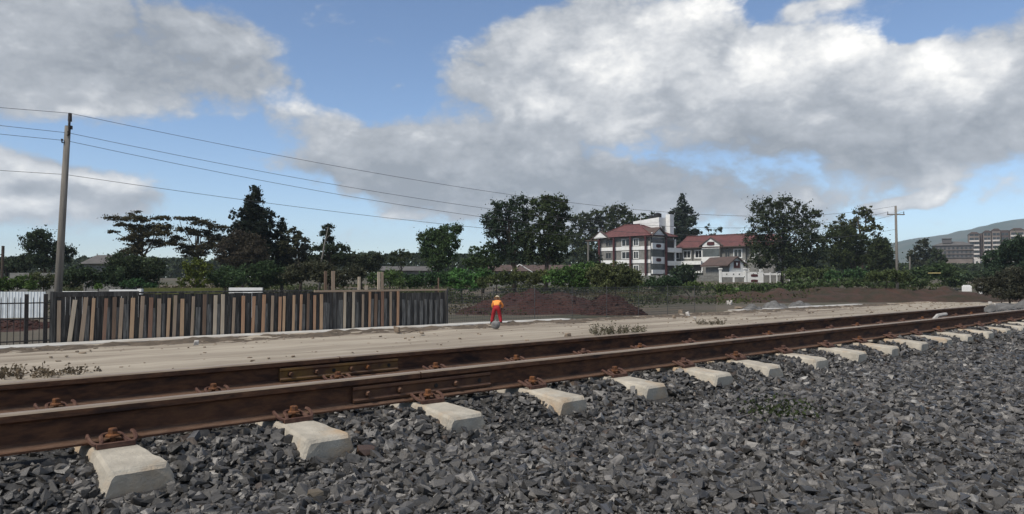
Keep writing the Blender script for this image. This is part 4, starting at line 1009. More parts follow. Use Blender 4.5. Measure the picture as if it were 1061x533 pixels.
# grass and weeds: countless
C, S, K = [], [], []
for _ in range(60000):
    px = RNG.uniform(-60, 1090); Y = RNG.uniform(44, 125) ** 1.0
    if px < 640 and Y < 47: continue
    q = gnd(px, 300, 0); r = ray(px, 300); x = r.x / r.y * Y
    p = NV.x * x + NV.y * Y
    if p < 36: continue
    if noise.noise(Vector((x * 0.12, Y * 0.12, 4))) < -0.12: continue
    zz = terrain(x, Y)
    for o_, bb in zip(HEAPS, BOX):
        if bb[0] < x < bb[1] and bb[2] < Y < bb[3]:
            h_ = drop([o_], x, Y); zz = max(zz, h_ if h_ is not None else zz)
    if zz > terrain(x, Y) + 0.1 and RNG.random() < (0.35 if px > 670 else 0.8): continue
    C.append((x, Y, zz + RNG.uniform(0.02, 0.45))); S.append(Y / F * 1.5)
    g = noise.noise(Vector((x * 0.07, Y * 0.07, 8)))
    K.append(np.array((0.062, 0.075, 0.026)) * (1 + 0.5 * g) if g > -0.2 else np.array((0.085, 0.07, 0.035)))
tag(link('grass', leaf_mesh('grass', np.array(C), np.array(S), np.array(K), up=0.0)), 'rough green and brown grass behind the fences', kind='stuff')

# dry weeds at the road edge
def weed(lab, px0, px1, ybase, h, n, tint, grp='dry weeds beside the rails'):
    A = gnd((px0 + px1) / 2, ybase, 0.0); u = A.y / F
    root = empty('dry_weed', (A.x, A.y, 0.0), 0, lab, 'weed', grp); mb = MB(); C, S, K = [], [], []
    for i in range(n):
        x = random.uniform(-0.5, 0.5) * (px1 - px0) * u; y = random.uniform(-0.5, 0.5) * 1.0
        hh = h * u * random.uniform(0.45, 1.1); lx = random.uniform(-0.5, 0.5) * hh; ly = random.uniform(-0.4, 0.4) * hh
        a, b, c = Vector((x, y, 0)), Vector((x + lx * 0.4, y + ly * 0.4, hh * 0.6)), Vector((x + lx, y + ly, hh * random.uniform(0.75, 1.0)))
        mb.tube([a, b, c], [0.012, 0.009, 0.004], 4)
        for _ in range(9):
            t = random.uniform(0.2, 1.0); q = a.lerp(c, t) + Vector((random.uniform(-.08, .08), random.uniform(-.08, .08), random.uniform(-.05, .05)))
            C.append(q); S.append(0.045); K.append(np.array(tint) * random.uniform(0.6, 1.3))
    mb.build('stems', M_dry, root)['kind'] = 'stuff'; link('leaves', leaf_mesh('leaves', np.array(C), np.array(S), np.array(K)), root)
weed('tangle of dry brown weeds at the left edge behind the farther rail', -10, 62, 391, 13, 60, (0.15, 0.115, 0.075))
weed('small dry curled weed right of the tangled weeds', 66, 96, 388, 8, 16, (0.13, 0.10, 0.07))
weed('grey green dry weed clump beside the rail, right of the worker', 612, 668, 347.5, 13, 80, (0.12, 0.115, 0.07))
weed('low dry weed clump beyond the rail near the pale gravel piles', 722, 752, 337, 7, 34, (0.13, 0.11, 0.07))
# small green weed in the ballast
q = gnd(806, 432, 1.62); root = empty('green_weed', q, 0, 'small green weed growing in the ballast at right', 'weed')
C = np.array([(RNG.normal(0, 0.11), RNG.normal(0, 0.11), abs(RNG.normal(0, 0.05)) + 0.01) for _ in range(260)]); link('leaves', leaf_mesh('leaves', C, RNG.uniform(0.008, 0.018, 260), np.array((0.045, 0.06, 0.022))[None] * RNG.uniform(0.6, 1.4, (260, 1))), root)

# ------------------------------------------------------------------ utility poles and wires
def pole(base, top, r0, r1, lab): 
    root = empty('utility_pole', base, 0, lab, 'utility pole'); mb = MB(); d = top - base
    mb.tube([Vector((0, 0, -0.3)) - d * 0.0, d * 0.5, d], [r0, (r0 + r1) / 2, r1], 12); mb.build('shaft', M_pole, root, smooth=True); return root, d
PL = 28.5
pb = at(57, 355, PL); pb.z = 0; ptop = at(70.3, 131, PL); ptip = at(72.6, 117.5, PL)
pl, d = pole(pb, ptop, 0.15, 0.105, 'tall grey wooden utility pole behind the left end of the timber wall')
mb = MB(); q = ptop - pb; mb.box(-0.07, 0.16, -0.05, 0.05, -0.12, 0.02, Matrix.Translation(q)); mb.build('bracket', M_dark, pl)
mb = MB(); e = ptip - pb; mb.tube([q + Vector((0.09, -0.06, -0.35)), q + Vector((0.09, -0.06, 0.1)), e], 0.045, 7); mb.tube([e - Vector((0, 0, 0.32)), e], [0.075, 0.065], 8); mb.build('insulator_pin', M_dark, pl)
for yy, x_ in ((139, 0.12), (147, -0.13)):
    w_ = at(70, yy, PL) - pb; mb = MB(); mb.tube([w_ + Vector((0, -0.05, -0.06)), w_ + Vector((x_, -0.14, -0.06)), w_ + Vector((x_, -0.14, 0.08))], [0.025, 0.025, 0.045], 7); mb.build('insulator', M_dark, pl)
PR = 85.0
rb = at(930, 300, PR); rb.z = terrain(rb.x, PR); rt = at(928, 213.5, PR)
pr_, d2 = pole(rb, rt, 0.17, 0.12, 'distant grey utility pole with a crossarm, right of the trees')
mb = MB(); z = at(928, 222.5, PR).z - rb.z; mb.box(-1.0, 1.0, -0.06, 0.06, z - 0.06, z + 0.06, Matrix.Translation((d2.x * 0.9, 0, 0))); mb.build('crossarm', M_pole, pr_)
for x in (-0.92, 0.92, 0.0):
    mb = MB(); mb.tube([(d2.x * 0.9 + x, 0, z + 0.06), (d2.x * 0.9 + x, 0, z + 0.36 if x else z + 1.0)], [0.05, 0.03], 6); mb.build('insulator', M_dark, pr_)
def wire(A, B, mpx, mpy, lab, left_dy):
    r = ray(mpx, mpy); k = r.x / r.y
    s = (k * A.y - A.x) / ((B.x - A.x) - k * (B.y - A.y)); Y = A.y + (B.y - A.y) * s
    zt = HC + r.z / r.y * Y; sag = (A.z + (B.z - A.z) * s - zt) / (4 * s * (1 - s))
    pts = []
    for i in range(10, 0, -1):                       # towards the next pole on the left, out of the picture
        t = -0.022 * i; pts.append(A + (B - A) * t + Vector((0, 0, -(B.z - A.z) * t + left_dy * (t / 0.0268) * -1 * 0.9 + 4 * sag * t * t * 0.5)))
    for i in range(41):
        t = i / 40; q = A.lerp(B, t); q.z -= 4 * sag * t * (1 - t); pts.append(q)
    mb = MB(); mb.tube(pts, [0.0085 + 0.007 * min(1, max(0, p.y - 28) / 50) for p in pts], 4); o = mb.build('power_line', M_wire)
    tag(o, lab, 'cable')
Bc = rb + Vector((d2.x * 0.9, 0, z + 0.3))
wire(ptip, Bc + Vector((0, 0, 0.7)), 530, 202, 'uppermost overhead wire running from the pole tip', -0.15)
wire(at(71.5, 138, PL), Bc + Vector((-0.92, 0, 0)), 510, 217, 'second overhead wire, upper of the close pair', -0.03)
wire(at(69, 146, PL), Bc + Vector((0.92, 0, 0)), 500, 225, 'third overhead wire, lower of the close pair', -0.03)
wire(at(67.5, 181, PL), Bc + Vector((0, 0, -2.0)), 415, 227.5, 'lowest overhead wire crossing behind the cypress top', -0.06)
B = at(609.5, 292, 120); T_ = at(609.5, 251, 120); zg = terrain(B.x, 120)
root = empty('grey_post', (B.x, 120, zg), 0, 'plain grey post standing left of the hotel', 'post'); mb = MB(); mb.tube([(0, 0, -0.2), (0, 0, T_.z - zg)], 0.13, 8); mb.build('shaft', M_pole, root)
B = at(1.5, 292, 60); T_ = at(2.5, 255, 60); root = empty('grey_post', (B.x, 60, 0), 0, 'short dark post at the very left edge of the picture', 'post'); mb = MB(); mb.tube([(0, 0, -0.2), (0.08, 0, T_.z)], 0.11, 8); mb.build('shaft', M_bark, root)
B = at(943, 290, 110); root = empty('grey_post', (B.x, 110, terrain(B.x, 110)), 0, 'thin pale post just right of the distant utility pole', 'post'); mb = MB(); mb.tube([(0, 0, -0.2), (0, 0, at(943, 266, 110).z - terrain(B.x, 110))], 0.1, 6); mb.build('shaft', M_pole, root)
#PART3
# ------------------------------------------------------------------ the hotel
def oval(mb, c, ax, rx, rz, t, n=20):
    """disc with thickness t; ax: 'y' faces -Y, 'x' faces +X"""
    a = [(math.cos(2 * math.pi * i / n) * rx, math.sin(2 * math.pi * i / n) * rz) for i in range(n)]
    sq = [(max(-rx * 0.86, min(rx * 0.86, x * 1.2)), z) for x, z in a]
    if ax == 'y': vs = [(c[0] + x, c[1], c[2] + z) for x, z in sq] + [(c[0] + x, c[1] - t, c[2] + z) for x, z in sq]
    else: vs = [(c[0], c[1] + x, c[2] + z) for x, z in sq] + [(c[0] + t, c[1] + x, c[2] + z) for x, z in sq]
    mb.add(vs, [tuple(range(n)), tuple(range(n, 2 * n))] + [(i, (i + 1) % n, n + (i + 1) % n, n + i) for i in range(n)])
def hwindow(parent, face, a0, a1, z0, z1, pos, frame=0.14, m_frame=None, bars=1, m_glass=None):
    """window proud of a wall: face 'y' lies at local y=pos looking -Y, face 'x' at x=pos looking +X"""
    mb = MB(); fr = frame
    def bx(u0, u1, w0, w1, d0, d1):
        if face == 'y': mb.box(u0, u1, pos - d1, pos - d0, w0, w1)
        else: mb.box(pos + d0, pos + d1, u0, u1, w0, w1)
    bx(a0, a1, z0, z0 + fr, 0.0, 0.12); bx(a0, a1, z1 - fr, z1, 0.0, 0.12); bx(a0, a0 + fr, z0 + fr, z1 - fr, 0.0, 0.12); bx(a1 - fr, a1, z0 + fr, z1 - fr, 0.0, 0.12)
    for k in range(bars):
        c = a0 + (a1 - a0) * (k + 1) / (bars + 1); bx(c - 0.05, c + 0.05, z0 + fr, z1 - fr, 0.01, 0.10)
    w = mb.build('window', m_frame or M_white, parent)
    mb = MB(); bx(a0 + fr, a1 - fr, z0 + fr, z1 - fr, 0.004, 0.03); mb.build('pane', m_glass or M_glass, w); return w
def mbox(name, m, parent, *a, bevel=0.0):
    mb = MB(); mb.box(*a); return mb.build(name, m, parent, bevel=bevel)
HC0 = at(674, 290, 170); HZ = terrain(HC0.x, 170) - 0.2
hotel = empty('hotel_building', (HC0.x, 170, HZ), -(math.pi / 2 - ang) - 0.0, 'white and grey hotel with red tiled roofs, white stair tower and long wing', 'building')
hotel.rotation_euler.z = math.atan2(-NV.y, -NV.x) 
def Z(v): return v - HZ
G0 = Z(2.75)
mbox('wall', M_wallgrey, hotel, -15.2, 0, 0, 9.0, -0.5, Z(12.0))
# white floor bands (front and side)
for z in (2.75, 5.95, 9.05):
    mbox('floor_band', M_white, hotel, -15.35, 0.12, -0.14, -0.004, Z(z) - 0.1, Z(z) + 0.72)
# columns
for u in (-15.0, -10.4, -5.35, -0.9):
    mb = MB(); mb.tube([(u, -0.62, -0.5), (u, -0.62, Z(12.1))], 0.27, 10); mb.build('column', M_redcol, hotel, smooth=False)
mb = MB(); mb.tube([(0.62, 5.2, -0.5), (0.62, 5.2, Z(12.1))], 0.27, 10); mb.build('column', M_redcol, hotel)
# front windows
for z in (3.6, 6.85, 9.85):
    hwindow(hotel, 'y', -8.4, -5.9, Z(z), Z(z) + 1.85, -0.003, 0.16); hwindow(hotel, 'y', -4.9, -3.3, Z(z), Z(z) + 1.85, -0.003, 0.16)
    hwindow(hotel, 'y', -13.4, -11.6, Z(z) + 0.2, Z(z) + 1.7, -0.003, 0.12, M_wallgrey)
# side bay with ovals
for z0, z1 in ((9.25, 10.5), (5.9, 7.3), (12.0, 12.9)):
    mbox('white_panel', M_white, hotel, 0.003, 0.35, 0.35, 4.95, Z(z0 - 0.2), Z(z1))
for z0, z1 in ((10.5, 11.95), (7.3, 8.95), (4.3, 5.6)):
    mbox('band_window', M_bandglass, hotel, 0.004, 0.22, 0.4, 4.9, Z(z0) + 0.003, Z(z1))
mbox('white_panel', M_white, hotel, 0.003, 0.4, 0.35, 4.95, Z(3.35), Z(4.3))
mb = MB(); mb.tube([(0.3, 2.6, Z(2.0)), (0.52, 2.6, Z(2.0))], 1.2, 16); mb.build('entrance_arch', M_redcol, hotel)
for z in (9.85, 6.6, 12.65):
    mb = MB(); oval(mb, (0.352, 2.62, Z(z)), 'x', 1.05, 0.42, 0.06); mb.build('oval_emblem', M_redcol, hotel)
# balconies at the far end of the side
for z in (3.3, 6.4, 9.5):
    mbox('balcony_shade_slab', M_recess, hotel, 0.004, 0.06, 5.7, 9.0, Z(z), Z(z) + 2.0)  # solid dark slab on the wall; the shade inside is only its colour
    mbox('balcony_front', M_white, hotel, 0.003, 0.9, 5.6, 11.2, Z(z) - 1.05, Z(z))
    mbox('balcony_pillar', M_white, hotel, 0.5, 0.85, 8.5, 8.8, Z(z) + 0.003, Z(z) + 2.05)
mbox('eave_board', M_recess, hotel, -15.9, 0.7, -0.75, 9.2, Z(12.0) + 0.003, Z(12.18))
# main hip roof
e0, e1, f0, f1 = -16.1, 0.9, -0.95, 9.4; ez = Z(12.2); rz = Z(15.3)
mb = MB(); mb.add([(e0, f0, ez), (e1, f0, ez), (e1, f1, ez), (e0, f1, ez), (-11, 4.2, rz), (-6.5, 4.2, rz)], [(0, 1, 5, 4), (1, 2, 5), (2, 3, 4, 5), (3, 0, 4), (0, 3, 2, 1)])
roof = mb.build('roof', M_roof, hotel)
mb = MB()
for p, q in (((e1, f0, ez), (-6.5, 4.2, rz)), ((e0, f0, ez), (-11, 4.2, rz)), ((-11, 4.2, rz), (-6.5, 4.2, rz)), ((e1, f1, ez), (-6.5, 4.2, rz))): mb.tube([Vector(p) + Vector((0, 0, 0.05)), Vector(q) + Vector((0, 0, 0.05))], 0.14, 6)
mb.build('ridge_cap', M_roof, roof)
def gable(face, c, half, zb_, zp, depth, pos, roofm, nm='gable'):
    mb = MB(); mb.prism([(c - half, zb_), (c + half, zb_), (c, zp)], pos, pos - depth if face == 'y' else pos - depth, 'y' if face == 'y' else 'x')
    g = mb.build(nm, M_white, hotel)
    mb = MB()
    for sg in (-1, 1):
        tv = [(c, zp + 0.22), (c + sg * (half + 0.8), zb_ - 0.25), (c + sg * (half + 0.8), zb_ - 0.45), (c, zp + 0.02)]
        mb.prism(tv, pos + (-0.5 if face == 'y' else 0.5), pos + (depth if face == 'y' else -depth), 'y' if face == 'y' else 'x')
    mb.build('gable_roof', roofm, g); return g
gable('x', 2.62, 2.5, Z(12.25), Z(14.0), 4.0, 0.45, M_roofdark)
gable('y', -14.3, 2.2, Z(12.1), Z(13.6), 0.4, -0.7, M_roofdark)
mbox('porch_roof', M_roofdark, hotel, -20.5, -15.6, 0.5, 6, Z(11.6), Z(11.85))
mb = MB(); mb.tube([(-19.8, 1.0, 0), (-19.8, 1.0, Z(11.6))], 0.16, 8); mb.build('porch_post', M_wallgrey, hotel)
# stair tower
tw = mbox('stair_tower', M_white, hotel, -10.2, -2.4, 6.6, 11.5, Z(4), Z(15.7))
mb = MB(); mb.add([(-10.2, 6.55, Z(15.7)), (-2.4, 6.55, Z(15.7)), (-2.4, 11.5, Z(15.7)), (-10.2, 11.5, Z(15.7)), (-10.2, 6.55, Z(16.3)), (-2.4, 6.55, Z(16.9)), (-2.4, 11.5, Z(16.9)), (-10.2, 11.5, Z(16.3))], [(0, 1, 5, 4), (1, 2, 6, 5), (2, 3, 7, 6), (3, 0, 4, 7), (4, 5, 6, 7), (0, 3, 2, 1)]); mb.build('parapet', M_white, tw)
hwindow(hotel, 'x', 7.6, 8.7, Z(13.3), Z(14.8), -2.397, 0.1, M_wallgrey)
mbox('tower_pier', M_white, hotel, -2.396, -1.2, 9.25, 10.8, Z(2), Z(17.7))
mb = MB(); mb.tube([(-3.9, 8.0, Z(16.9)), (-3.9, 8.0, Z(17.9)), (-3.9, 8.0, Z(18.15))], [0.95, 0.95, 0.3], 14); mb.build('water_tank', M_tank, hotel)
mb = MB(); mb.tube([(-6.4, 9.0, Z(16.6)), (-6.4, 9.0, Z(17.6)), (-6.4, 9.0, Z(17.8))], [0.8, 0.8, 0.3], 14); mb.build('water_tank', M_tank, hotel)
mb = MB(); mb.tube([(-5.4, 3.4, Z(14.6)), (-5.4, 3.4, Z(17.0))], 0.07, 6); mb.build('vent_pipe', M_white, hotel)
# long wing
mbox('wing_wall', M_wallgrey, hotel, -2.0, 17.2, 12.0, 20.0, -0.5, Z(9.6))
mbox('wing_slab', M_white, hotel, -2.3, 6.4, 10.7, 11.996, Z(5.55), Z(6.4))
mbox('wing_slab', M_white, hotel, 11.4, 17.4, 11.4, 11.996, Z(5.75), Z(6.3))
mbox('wing_slab', M_white, hotel, -2.3, 6.4, 11.2, 11.996, Z(3.6), Z(4.05))
for u in (-1.5, 1.75, 5.0): hwindow(hotel, 'y', u - 1.15, u + 1.15, Z(7.0), Z(9.05), 11.997, 0.24)
for u in (-1.0, 1.9, 4.6): mbox('lower_shade_slab', M_recess, hotel, u - 0.95, u + 0.95, 11.95, 11.997, Z(4.06), Z(5.5))  # nothing is cut here: dark panels carry the shade of the lower openings
for u in (-2.1, 0.25, 3.35, 6.3): mbox('wing_pillar', M_white if u > 6 else M_wallgrey, hotel, u - 0.14, u + 0.14, 11.3, 11.6, Z(4.06), Z(9.5))
bay = mbox('bay', M_wallgrey, hotel, 6.7, 11.2, 11.1, 11.995, 0, Z(9.7))
mbox('white_panel', M_white, hotel, 6.65, 11.25, 10.95, 11.096, Z(9.2), Z(10.1)); mbox('white_panel', M_white, hotel, 6.65, 11.25, 10.95, 11.096, Z(6.0), Z(7.3))
mbox('band_window', M_bandglass, hotel, 6.8, 11.1, 11.0, 11.094, Z(7.35), Z(9.15))
g = gable('y', 8.95, 2.3, Z(10.1), Z(11.6), 0.3, 11.2, M_roofdark)
mb = MB(); oval(mb, (8.95, 10.88, Z(10.35)), 'y', 1.15, 0.42, 0.06); mb.build('oval_emblem', M_redcol, hotel)
hwindow(hotel, 'y', 14.2, 16.4, Z(6.9), Z(9.0), 11.997, 0.2); hwindow(hotel, 'y', 12.0, 13.3, Z(6.9), Z(9.0), 11.997, 0.12, M_wallgrey)
mb = MB(); we = Z(9.62); wr = Z(12.5)
mb.add([(-1.1, 10.9, we), (17.8, 10.9, we), (17.8, 21, we), (-1.1, 21, we), (-1.1, 16, wr), (17.8, 16, wr)], [(0, 1, 5, 4), (1, 2, 5), (2, 3, 4, 5), (3, 0, 4), (0, 3, 2, 1)])
wroof = mb.build('wing_roof', M_roof, hotel)
mb = MB(); mb.tube([(-1.1, 16, wr + 0.05), (17.8, 16, wr + 0.05)], 0.14, 6); mb.build('ridge_cap', M_roof, wroof)
mbox('fascia', M_roofdark, hotel, -1.1, 17.8, 10.86, 10.896, we - 0.22, we + 0.02)
mb = MB(); mb.prism([(17.2, Z(9.3)), (23.5, Z(9.3)), (23.5, Z(12.7)), (17.2, Z(12.7))], 14.0, 20.0, 'y')
mbox('end_block', M_wallgrey, hotel, 17.203, 24.0, 12.6, 19.5, 0, Z(9.4))
mb = MB(); mb.add([(17.85, 11.6, Z(9.45)), (24.6, 11.6, Z(9.45)), (24.6, 20.4, Z(9.45)), (17.85, 20.4, Z(9.45)), (17.85, 16, Z(12.2)), (22.5, 16, Z(12.2))], [(0, 1, 5, 4), (1, 2, 5), (2, 3, 4, 5), (3, 0, 4), (0, 3, 2, 1)]); mb.build('end_roof', M_roof, hotel)
hwindow(hotel, 'y', 18.3, 20.0, Z(6.9), Z(8.9), 12.597, 0.2)

# compound wall of grey stone
A = at(655, 292, 150); B = at(748, 292, 146); zg = 1.3
root = empty('stone_wall', (A.x, A.y, zg), math.atan2(B.y - A.y, B.x - A.x), 'grey stone compound wall in front of the hotel wing', 'wall')
L_ = (B - A).length; nrow = 5; H = at(700, 285.5, 148).z - zg
me_blocks = []
for k in range(4):
    mb = MB(); mb.box(0.0, 1.16, 0, 0.3, 0, H / nrow - 0.02); me_blocks.append(mb.mesh('stone_block', M_wallgrey, bevel=0.012))
mb = MB(); mb.box(0, L_, 0.03, 0.27, 0, H - 0.02); mb.build('core', M_recess, root)
for r in range(nrow):
    x = -0.6 if r % 2 else 0.0
    while x < L_ - 0.6:
        if x >= -0.01: link('stone_block', me_blocks[random.randrange(4)], root, loc=(x, random.uniform(-0.015, 0.015), r * H / nrow))
        x += 1.18
# gatehouse
GC = at(756, 292, 146); gz = 1.2
gate = empty('gatehouse', (GC.x, GC.y, gz), math.radians(-74), 'small gatehouse with brown pitched roof and a dark red emblem on its white gable', 'building')
def gZ(y): return at(760, y, 146).z - gz
mbox('wall', M_wallgrey, gate, -9.0, 0, 0.05, 2.85, 0, gZ(276.5))
mb = MB(); mb.prism([(-0.05, 0), (2.95, 0), (2.95, gZ(273)), (2.2, gZ(268.8)), (1.45, gZ(266.8)), (0.7, gZ(268.8)), (-0.05, gZ(273))], 0.003, 0.3, 'x'); gb = mb.build('gable_front', M_white, gate)
mb = MB()
for sg in (-1, 1):
    c = 1.45; mb.prism([(c, gZ(265.6)), (c + sg * 2.3, gZ(274.6)), (c + sg * 2.3, gZ(276)), (c, gZ(266.9))], -9.6, 0.7, 'x')
mb.build('roof', M_roofdark, gate)
q = gZ(274.3); em = mbox('emblem', M_redcol, gate, 0.304, 0.36, 0.75, 2.15, q - 0.7, q + 0.7)
mb = MB(); mb.prism([(1.22, q + 0.36), (1.68, q + 0.36), (1.6, q + 0.02), (1.45, q - 0.34), (1.3, q + 0.02)], 0.362, 0.375, 'x'); mb.build('emblem_mark', M_white, em)
mb = MB(); 
for a0, a1, b0, b1 in ((0.67, 2.23, q + 0.7, q + 0.78), (0.67, 2.23, q - 0.78, q - 0.7), (0.67, 0.75, q - 0.7, q + 0.7), (2.15, 2.23, q - 0.7, q + 0.7)): mb.box(0.303, 0.37, a0, a1, b0, b1)
mb.build('emblem_frame', M_pale, em)
# white gate wall in front
Y = 139.0
def gw(px0, px1, y0, y1, d0=0.0, d1=0.3): 
    a, b = at(px0, y1, Y), at(px1, y0, Y); return (a.x - GW.x, b.x - GW.x, d0, d1, a.z - GW.z, b.z - GW.z)
GW = at(747, 296, Y)
gwl = empty('gate_wall', (GW.x, Y, GW.z), 0, 'white entrance wall with posts and grey infill before the gatehouse', 'wall')
for px in (746.6, 772.3):
    mbox('post', M_white, gwl, *gw(px - 1.1, px + 1.1, 279.5, 295.5, -0.1, 0.35), bevel=0.02); mbox('post_cap', M_white, gwl, *gw(px - 1.7, px + 1.7, 278, 279.45, -0.2, 0.45), bevel=0.03)
mbox('beam', M_white, gwl, *gw(747.8, 771.1, 282, 287.5), bevel=0.02)
for px in (753, 760, 766): mbox('tile', M_glass, gwl, *gw(px - 0.5, px + 0.5, 283.7, 285, -0.03, -0.003))
mbox('infill', M_wallgrey, gwl, *gw(747.8, 759.2, 287.55, 294.5, 0.06, 0.24)); mbox('infill', M_wallgrey, gwl, *gw(761.3, 771.1, 287.55, 294.5, 0.06, 0.24))
mbox('post', M_white, gwl, *gw(759.3, 761.2, 287.55, 295.3)); mbox('plinth', M_white, gwl, *gw(747.8, 771.1, 294.55, 295.6, 0.0, 0.3))
gsn = empty('sign_wall', (at(775, 296, Y).x, Y, GW.z), 0, 'white wall with two dark red oval signs right of the gatehouse', 'sign'); GW0 = GW; GW = Vector((at(775, 296, Y).x, Y, GW0.z))
mb = MB(); a = gw(774.5, 791, 282, 295.3); mb.prism([(a[0] + 0.3, a[4]), (a[1] - 0.3, a[4]), (a[1], a[4] + 0.5), (a[1], a[5]), (a[0], a[5]), (a[0], a[4] + 0.5)], 0.0, 0.3, 'y'); mb.build('panel', M_white, gsn)
for px in (775.2, 788.8): mbox('post_cap', M_white, gsn, *gw(px - 1.4, px + 1.4, 278.6, 281.9, -0.05, 0.35), bevel=0.03)
for yy in (285.6, 291.2):
    mb = MB(); c = at(781.6, yy, Y); oval(mb, (c.x - GW.x, -0.003, c.z - GW.z), 'y', 0.75, 0.26, 0.05); mb.build('oval_sign', M_redcol, gsn)
gf = empty('low_fence', (at(791.5, 296, Y).x, Y, GW0.z), 0, 'low white railing wall under the spreading tree', 'fence'); GW = Vector((at(791.5, 296, Y).x, Y, GW0.z))
mbox('rail', M_white, gf, *gw(791.5, 818.5, 283.2, 285.3, 0.05, 0.2)); mbox('infill', M_wallgrey, gf, *gw(791.6, 818, 285.35, 295, 0.08, 0.18))
for px in (798, 805, 811, 818): mbox('post', M_white, gf, *gw(px - 0.5, px + 0.5, 282.5, 295.2, -0.02, 0.048))
# roofs glimpsed through the trees
def shed(px0, px1, ye, yr, Y, m, lab, mw=None, d=7.0):
    A = at(px0, ye, Y); B = at(px1, ye, Y); zg = terrain(A.x, Y); H = A.z - zg; R = at(px0, yr, Y + d / 2).z - zg; L_ = B.x - A.x
    root = empty('shed', (A.x, Y, zg), 0, lab, 'building'); mbox('wall', mw or M_wallgrey, root, 0.3, L_ - 0.3, 0.4, d - 0.4, 0, H)
    n = max(2, int(L_ / 2.2)); 
    for i in range(n):                              # roof sheets, each a slope of its own
        x0 = L_ * i / n; x1 = L_ * (i + 1) / n - 0.03
        mb = MB(); mb.prism([(0, H + 0.02), (d / 2, R), (d / 2, R + 0.06), (-0.1, H + 0.06)], x0, x1, 'x'); mb.build('roof_sheet', m, root)
        mb = MB(); mb.prism([(d, H + 0.02), (d / 2, R), (d / 2, R + 0.06), (d + 0.1, H + 0.06)], x0, x1, 'x'); mb.build('roof_sheet', m, root)
    return root
shed(82, 126, 274, 265, 82, M_roofgrey, 'grey sheet roofed shed left of the acacia trees')
shed(392, 448, 281, 276.5, 120, M_roofgrey, 'long low grey roof between the broken cedar and the leaning tree')
shed(505, 602, 281.5, 275, 118, M_roofdark, 'long low brown roof under the tall pair of trees')
A = at(540, 279, 117)
root = empty('white_ridge_frame', (A.x, 117, A.z - 0.5), 0, 'thin white inverted V frame on the low brown roof', 'roof frame'); mb = MB(); mb.tube([(-1.6, 0, 0.2), (-0.3, 0, 1.2)], 0.07, 5); mb.build('rafter', M_white, root); mb = MB(); mb.tube([(-0.3, 0, 1.28), (1.8, 0, 0.0)], 0.07, 5); mb.build('rafter', M_white, root)

# ------------------------------------------------------------------ apartment blocks far right
Y = 420.0; A = at(967, 290, Y); u = Y / F; zg = A.z
ap = empty('apartment_building', (A.x, Y, zg), math.radians(-28), 'long grey apartment block with dark roof, left of the tall tower', 'building')
def az_(y): return at(980, y, Y).z - zg
Lb = 36 * u; mbox('wall', M_aptgrey, ap, 0, Lb, 0, 12, -6, az_(255))
mb = MB(); e = az_(254.9); r = az_(250.5); mb.add([(-0.6, -0.6, e), (Lb + 0.6, -0.6, e), (Lb + 0.6, 12.6, e), (-0.6, 12.6, e), (6, 6, r), (Lb - 5, 6, r)], [(0, 1, 5, 4), (1, 2, 5), (2, 3, 4, 5), (3, 0, 4), (0, 3, 2, 1)]); mb.build('roof', M_roofgrey, ap)
mbox('roof_house', M_aptgrey, ap, 9 * u, 17 * u, 2, 8, r - 1, az_(248)); mbox('roof_house_slab', M_roofgrey, ap, 8.6 * u, 17.4 * u, 1.6, 8.4, az_(248) + 0.003, az_(247.3))
for fl in range(4):
    z = az_(258.0 + fl * 4.2)
    mbox('floor_slab', M_apt, ap, 12 * u, Lb, -0.5, -0.003, z - 1.0, z - 0.7)
    for k in range(9):
        x = (2.2 + k * 3.75) * u; hwindow(ap, 'y', x, x + 1.15, z - 0.55, z + 0.9, -0.003, 0.1, M_aptgrey, 0)
mbox('annex', M_apt, ap, 10 * u, 34 * u, -8, -1.5, -6, az_(268)); mbox('annex_roof', M_roofgrey, ap, 9.5 * u, 34.5 * u, -8.5, -1.2, az_(268) + 0.003, az_(267.3))
for fl in range(1): pass

Y = 520.0; A = at(1004.5, 292, Y); u = Y / F; zg = A.z
tb_ = empty('apartment_tower', (A.x, Y, zg), math.radians(-29), 'tall beige apartment tower with stacked pale balconies at the far right', 'building')
def tz(y): return at(1010, y, Y).z - zg
secs = [(0, 9.5, 241.5, M_apt, -1.5), (10.2, 12.2, 240.5, M_aptbrown_recess, 1.5), (12.9, 19.5, 240, M_apt, -0.5), (20.2, 27.5, 238.5, M_apt, -2.0), (28.2, 35, 238, M_aptbrown_recess, 0.5), (35.7, 48, 238.5, M_apt, -1.0)]  # narrow brown section is a recess, its shadow put into the wall colour
for a, b, yt, m, d in secs:
    mbox('wall', m, tb_, a * u, b * u, d + 1.5, 15, -4, tz(yt + 1.5))
    mb = MB(); c = (a + b) / 2 * u; h = (b - a) / 2 * u; z0 = tz(yt + 1.5)
    if m is not M_aptbrown_recess: mb.prism([(c - h - 0.3, z0 + 0.003), (c + h + 0.3, z0 + 0.003), (c + h * 0.5, z0 + 1.5), (c - h * 0.5, z0 + 1.5)], d + 1.2, 15.2, 'y'); mb.build('roof', M_aptbrown_recess, tb_)
    if b - a < 4: continue
    for fl in range(8):
        z = tz(246.2 + fl * 4.45)
        if z < 0: continue
        if fl and m is not M_aptbrown_recess or (m is M_apt and a > 34):
            mbox('balcony', M_aptw, tb_, a * u + 0.3, b * u - 0.3, d, d + 1.497, z - 0.15, z + 0.95)
        x0, x1 = a * u, b * u; w = (x1 - x0)
        for k in (0.08, 0.53): hwindow(tb_, 'y', x0 + w * k, x0 + w * (k + 0.4), z + 0.96, z + 2.75, d + 1.497, 0.09, M_aptgrey, 0)
mbox('podium', M_aptw, tb_, 4 * u, 26 * u, -9, -2.6, -6, tz(269)); 
for k in range(6): hwindow(tb_, 'y', (5 + k * 3.5) * u, (7.3 + k * 3.5) * u, tz(274.5), tz(271), -9.003, 0.15, M_aptw, 0)
